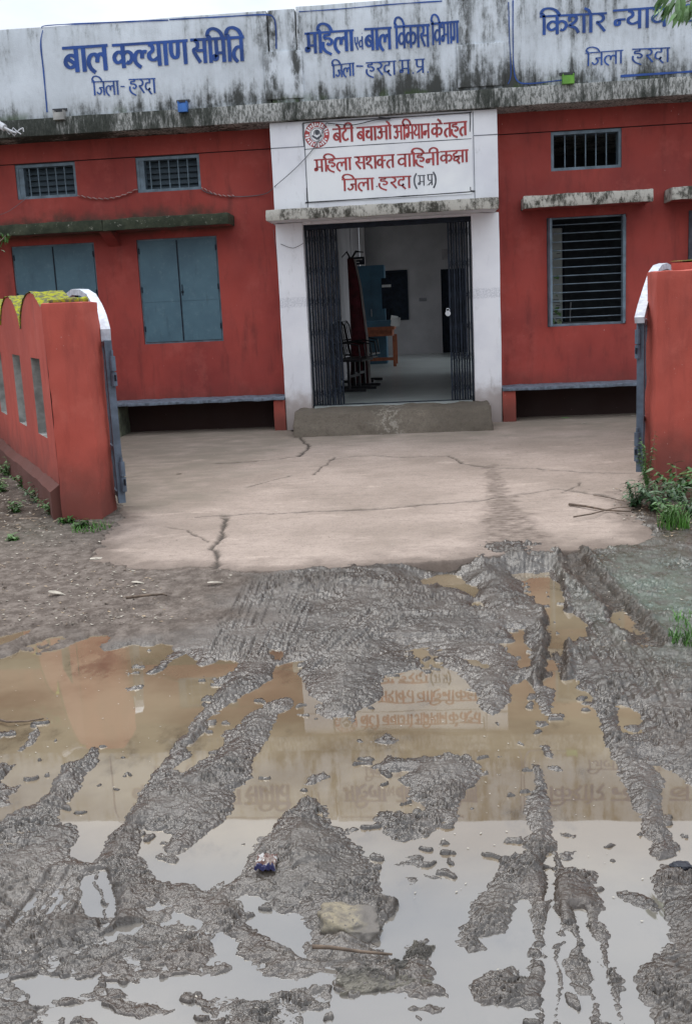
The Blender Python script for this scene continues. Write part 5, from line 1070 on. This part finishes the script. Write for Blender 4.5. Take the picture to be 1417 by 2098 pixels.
# crumpled wrapper
def crumple(u, v, z, sx_, sy_, h, mats, label, name, cat, seed, n=26, fold=7., under=-.01, rot=0.):
    mb = MB(); c = G(u, v, z); V = []; ca, sa2 = math.cos(R(rot)), math.sin(R(rot))
    for i in range(n+1):
        for j in range(n+1):
            a, b = i/n*2-1, j/n*2-1; q = Vector((a*1.7, b*1.7, seed)); f_ = abs(mnoise.noise(q*fold*.3)); f2_ = abs(mnoise.noise(q*fold)); e = 1-.25*abs(mnoise.noise(Vector((math.atan2(b, a)*1.3, seed, 0))))*1.6
            r2 = max(abs(a), abs(b)); x, y = a*sx_*e, b*sy_*e; V.append((c.x+x*ca-y*sa2, c.y+x*sa2+y*ca, c.z+h*((1-r2*r2)*.5+.75*(f_)+.35*f2_-.2)+(under if r2 > .95 else 0)))
    mb.v = V
    for i in range(n):
        for j in range(n):
            k = i*(n+1)+j; mb.f.append((k, k+n+1, k+n+2, k+1)); mb.m.append(0 if (j > n*.08 or len(mats) == 1) else 1)
    o = mb.build(name, mats, None); return tag(o, label, cat)
m = M('foil_wrapper_print', rough=.35); c = m.mix(m.ramp(m.noise(45, 3), .45, .5), (.28,.22,.19), (.13,.065,.05)); c = m.mix(m.ramp(m.noise(38, 3, .5, m.vec((1,1,1), (4,4,4))), .55, .58), c, (.45,.43,.41)); m.color(c); WRAP = m.m
crumple(545,1763,.045,.034,.042,.020, [WRAP, simple('violet_blue_foil', (.018,.018,.07), .3)], 'crumpled snack wrapper with a blue end on the middle mud bank', 'snack_wrapper', 'wrapper', 4)
RAG = M('mud_soaked_sheet', rough=.38); c = RAG.mix(RAG.ramp(RAG.noise(9, 6, .7), .42, .60), (.070,.062,.052), (.17,.152,.12)); RAG.color(c); RAG.bump(RAG.noise(60, 5, .7, RAG.vec((1,3,1))), .7, .01); RAG = RAG.m
crumple(785,2000,.004,.135,.062,.020, [RAG], 'mud soaked plastic sheet sprawled in the near puddle', 'muddy_sheet', 'litter', 9, 60, 9., -.02, 10)
crumple(858,1950,.004,.035,.045,.022, [RAG], 'folded corner of muddy plastic standing up right of the stick', 'muddy_scrap', 'litter', 14, 24, 9., -.02, -20)
# leaves that can be told apart
dl1 = leafmesh(.10,.045,.12,3)
def bigleaf(u, v, z, L_, mat, label, rz=0.):
    me = dl1.copy(); me.materials.clear(); me.materials.append(mat); p = G(u, v, z); o = place(me, 'fallen_leaf', mat, None, (p.x, p.y, z+.012), Euler((rnd.uniform(-.2,.2), rnd.uniform(-.1,.15), rz)), L_/.1); return tag(o, label, 'leaf', 'single fallen leaves')
bigleaf(1150,858,.20,.16,LEAFP,'pale green fallen leaf lying before the right wall bench',.1); bigleaf(1345,1097,.10,.17,PALEL,'large pale dry leaf at the edge of the concrete by the right weeds',-.5)
bigleaf(185,1148,.085,.12,PALEL,'whitish leaf at the front left corner of the concrete',.3); bigleaf(1190,869,.19,.08,PALEL,'small whitish leaf between the green leaf and the right gate',.2); bigleaf(1291,853,.20,.07,PALEL,'white scrap of leaf on the concrete beside the right gate stile',0)
bigleaf(425,1197,.07,.10,PALEL,'pale leaf on the soil in front of the slab crack',.2); bigleaf(362,1032-60,.16,.06,DRYL,'small brown leaf on the damp left side of the concrete',.6)
bigleaf(270,1195,.07,.09,PALEL,'pale leaf on the dry soil midway along the left of the picture',-.2); bigleaf(100,1215,.07,.11,PALEL,'pale leaf on the dry soil near the left edge',.1); bigleaf(470,1182,.07,.07,PALEL,'small pale leaf by the front edge of the concrete',.5)
# scattered litter: nobody could count it
lt = MB(); mts = [DRYL, PALEL, TWIG]
def scat(u0_, u1_, v0_, v1_, n, s0, s1, zf, mi=None):
    for _ in range(n):
        u, v = rnd.uniform(u0_, u1_), rnd.uniform(v0_, v1_); p = G(u, v, .09); z = zf(p.x, p.y)+.003; a = rnd.uniform(0, 6.28); L_ = rnd.uniform(s0, s1); W2 = L_*rnd.uniform(.25,.6); c_, s_ = math.cos(a), math.sin(a); t1, t2 = rnd.uniform(-.3,.5)*W2, rnd.uniform(0,.5)*L_
        T = lambda x, y, z_: (p.x+x*c_-y*s_, p.y+x*s_+y*c_, z+z_)
        lt.quad([T(-L_/2,0,0), T(-L_*.1,-W2/2,t1), T(L_/2,0,t2*.5), T(L_*.05,W2/2,t1*.6)], rnd.choice((0,1,1,2)) if mi is None else mi)
scat(0,330,1085,1260,620,.008,.036,ground_z); scat(0,130,950,1100,620,.012,.045,ground_z); scat(130,500,1165,1260,120,.008,.028,ground_z)
scat(1280,1417,1040,1110,120,.012,.045,ground_z,0); scat(1255,1330,1010,1075,120,.010,.04,lambda x, y: apron_z(y))
scat(260,1300,870,1140,330,.005,.022,lambda x, y: apron_z(y)); scat(1050,1300,858,880,26,.01,.03,lambda x, y: apron_z(y),1)
scat(1150,1417,1130,1300,90,.008,.025,ground_z); scat(900,1417,1500,2098,60,.004,.012,ground_z,1); scat(0,900,1300,2098,90,.004,.012,ground_z,1)
tag(lt.build('leaf_litter', mts), 'scattered dead leaf flakes and chaff on soil, mud and concrete', 'leaf litter', kind='stuff')
fl_ = MB()
for _ in range(170):
    u, v = rnd.choice(((rnd.uniform(0,420), rnd.uniform(1330,1560)), (rnd.uniform(700,1250), rnd.uniform(1460,1720)), (rnd.uniform(700,1350), rnd.uniform(1700,1900)))); p = G(u, v, .003)
    i = int(np.argmin(abs(dd-13.6-p.y))); j = int(np.argmin(abs(GX[i]-p.x)))
    if SD[i, j] > -.02: continue
    a = rnd.uniform(0,6.28); L_ = rnd.uniform(.002,.007); fl_.quad([(p.x+L_*math.cos(a+k)*(.5 if k in (1.57,4.71) else 1), p.y+L_*math.sin(a+k)*(.5 if k in (1.57,4.71) else 1), .003) for k in (0,1.57,3.14,4.71)])
tag(fl_.build('floating_chaff', PALEL), 'pale specks of chaff floating on the puddles', 'chaff', kind='stuff')
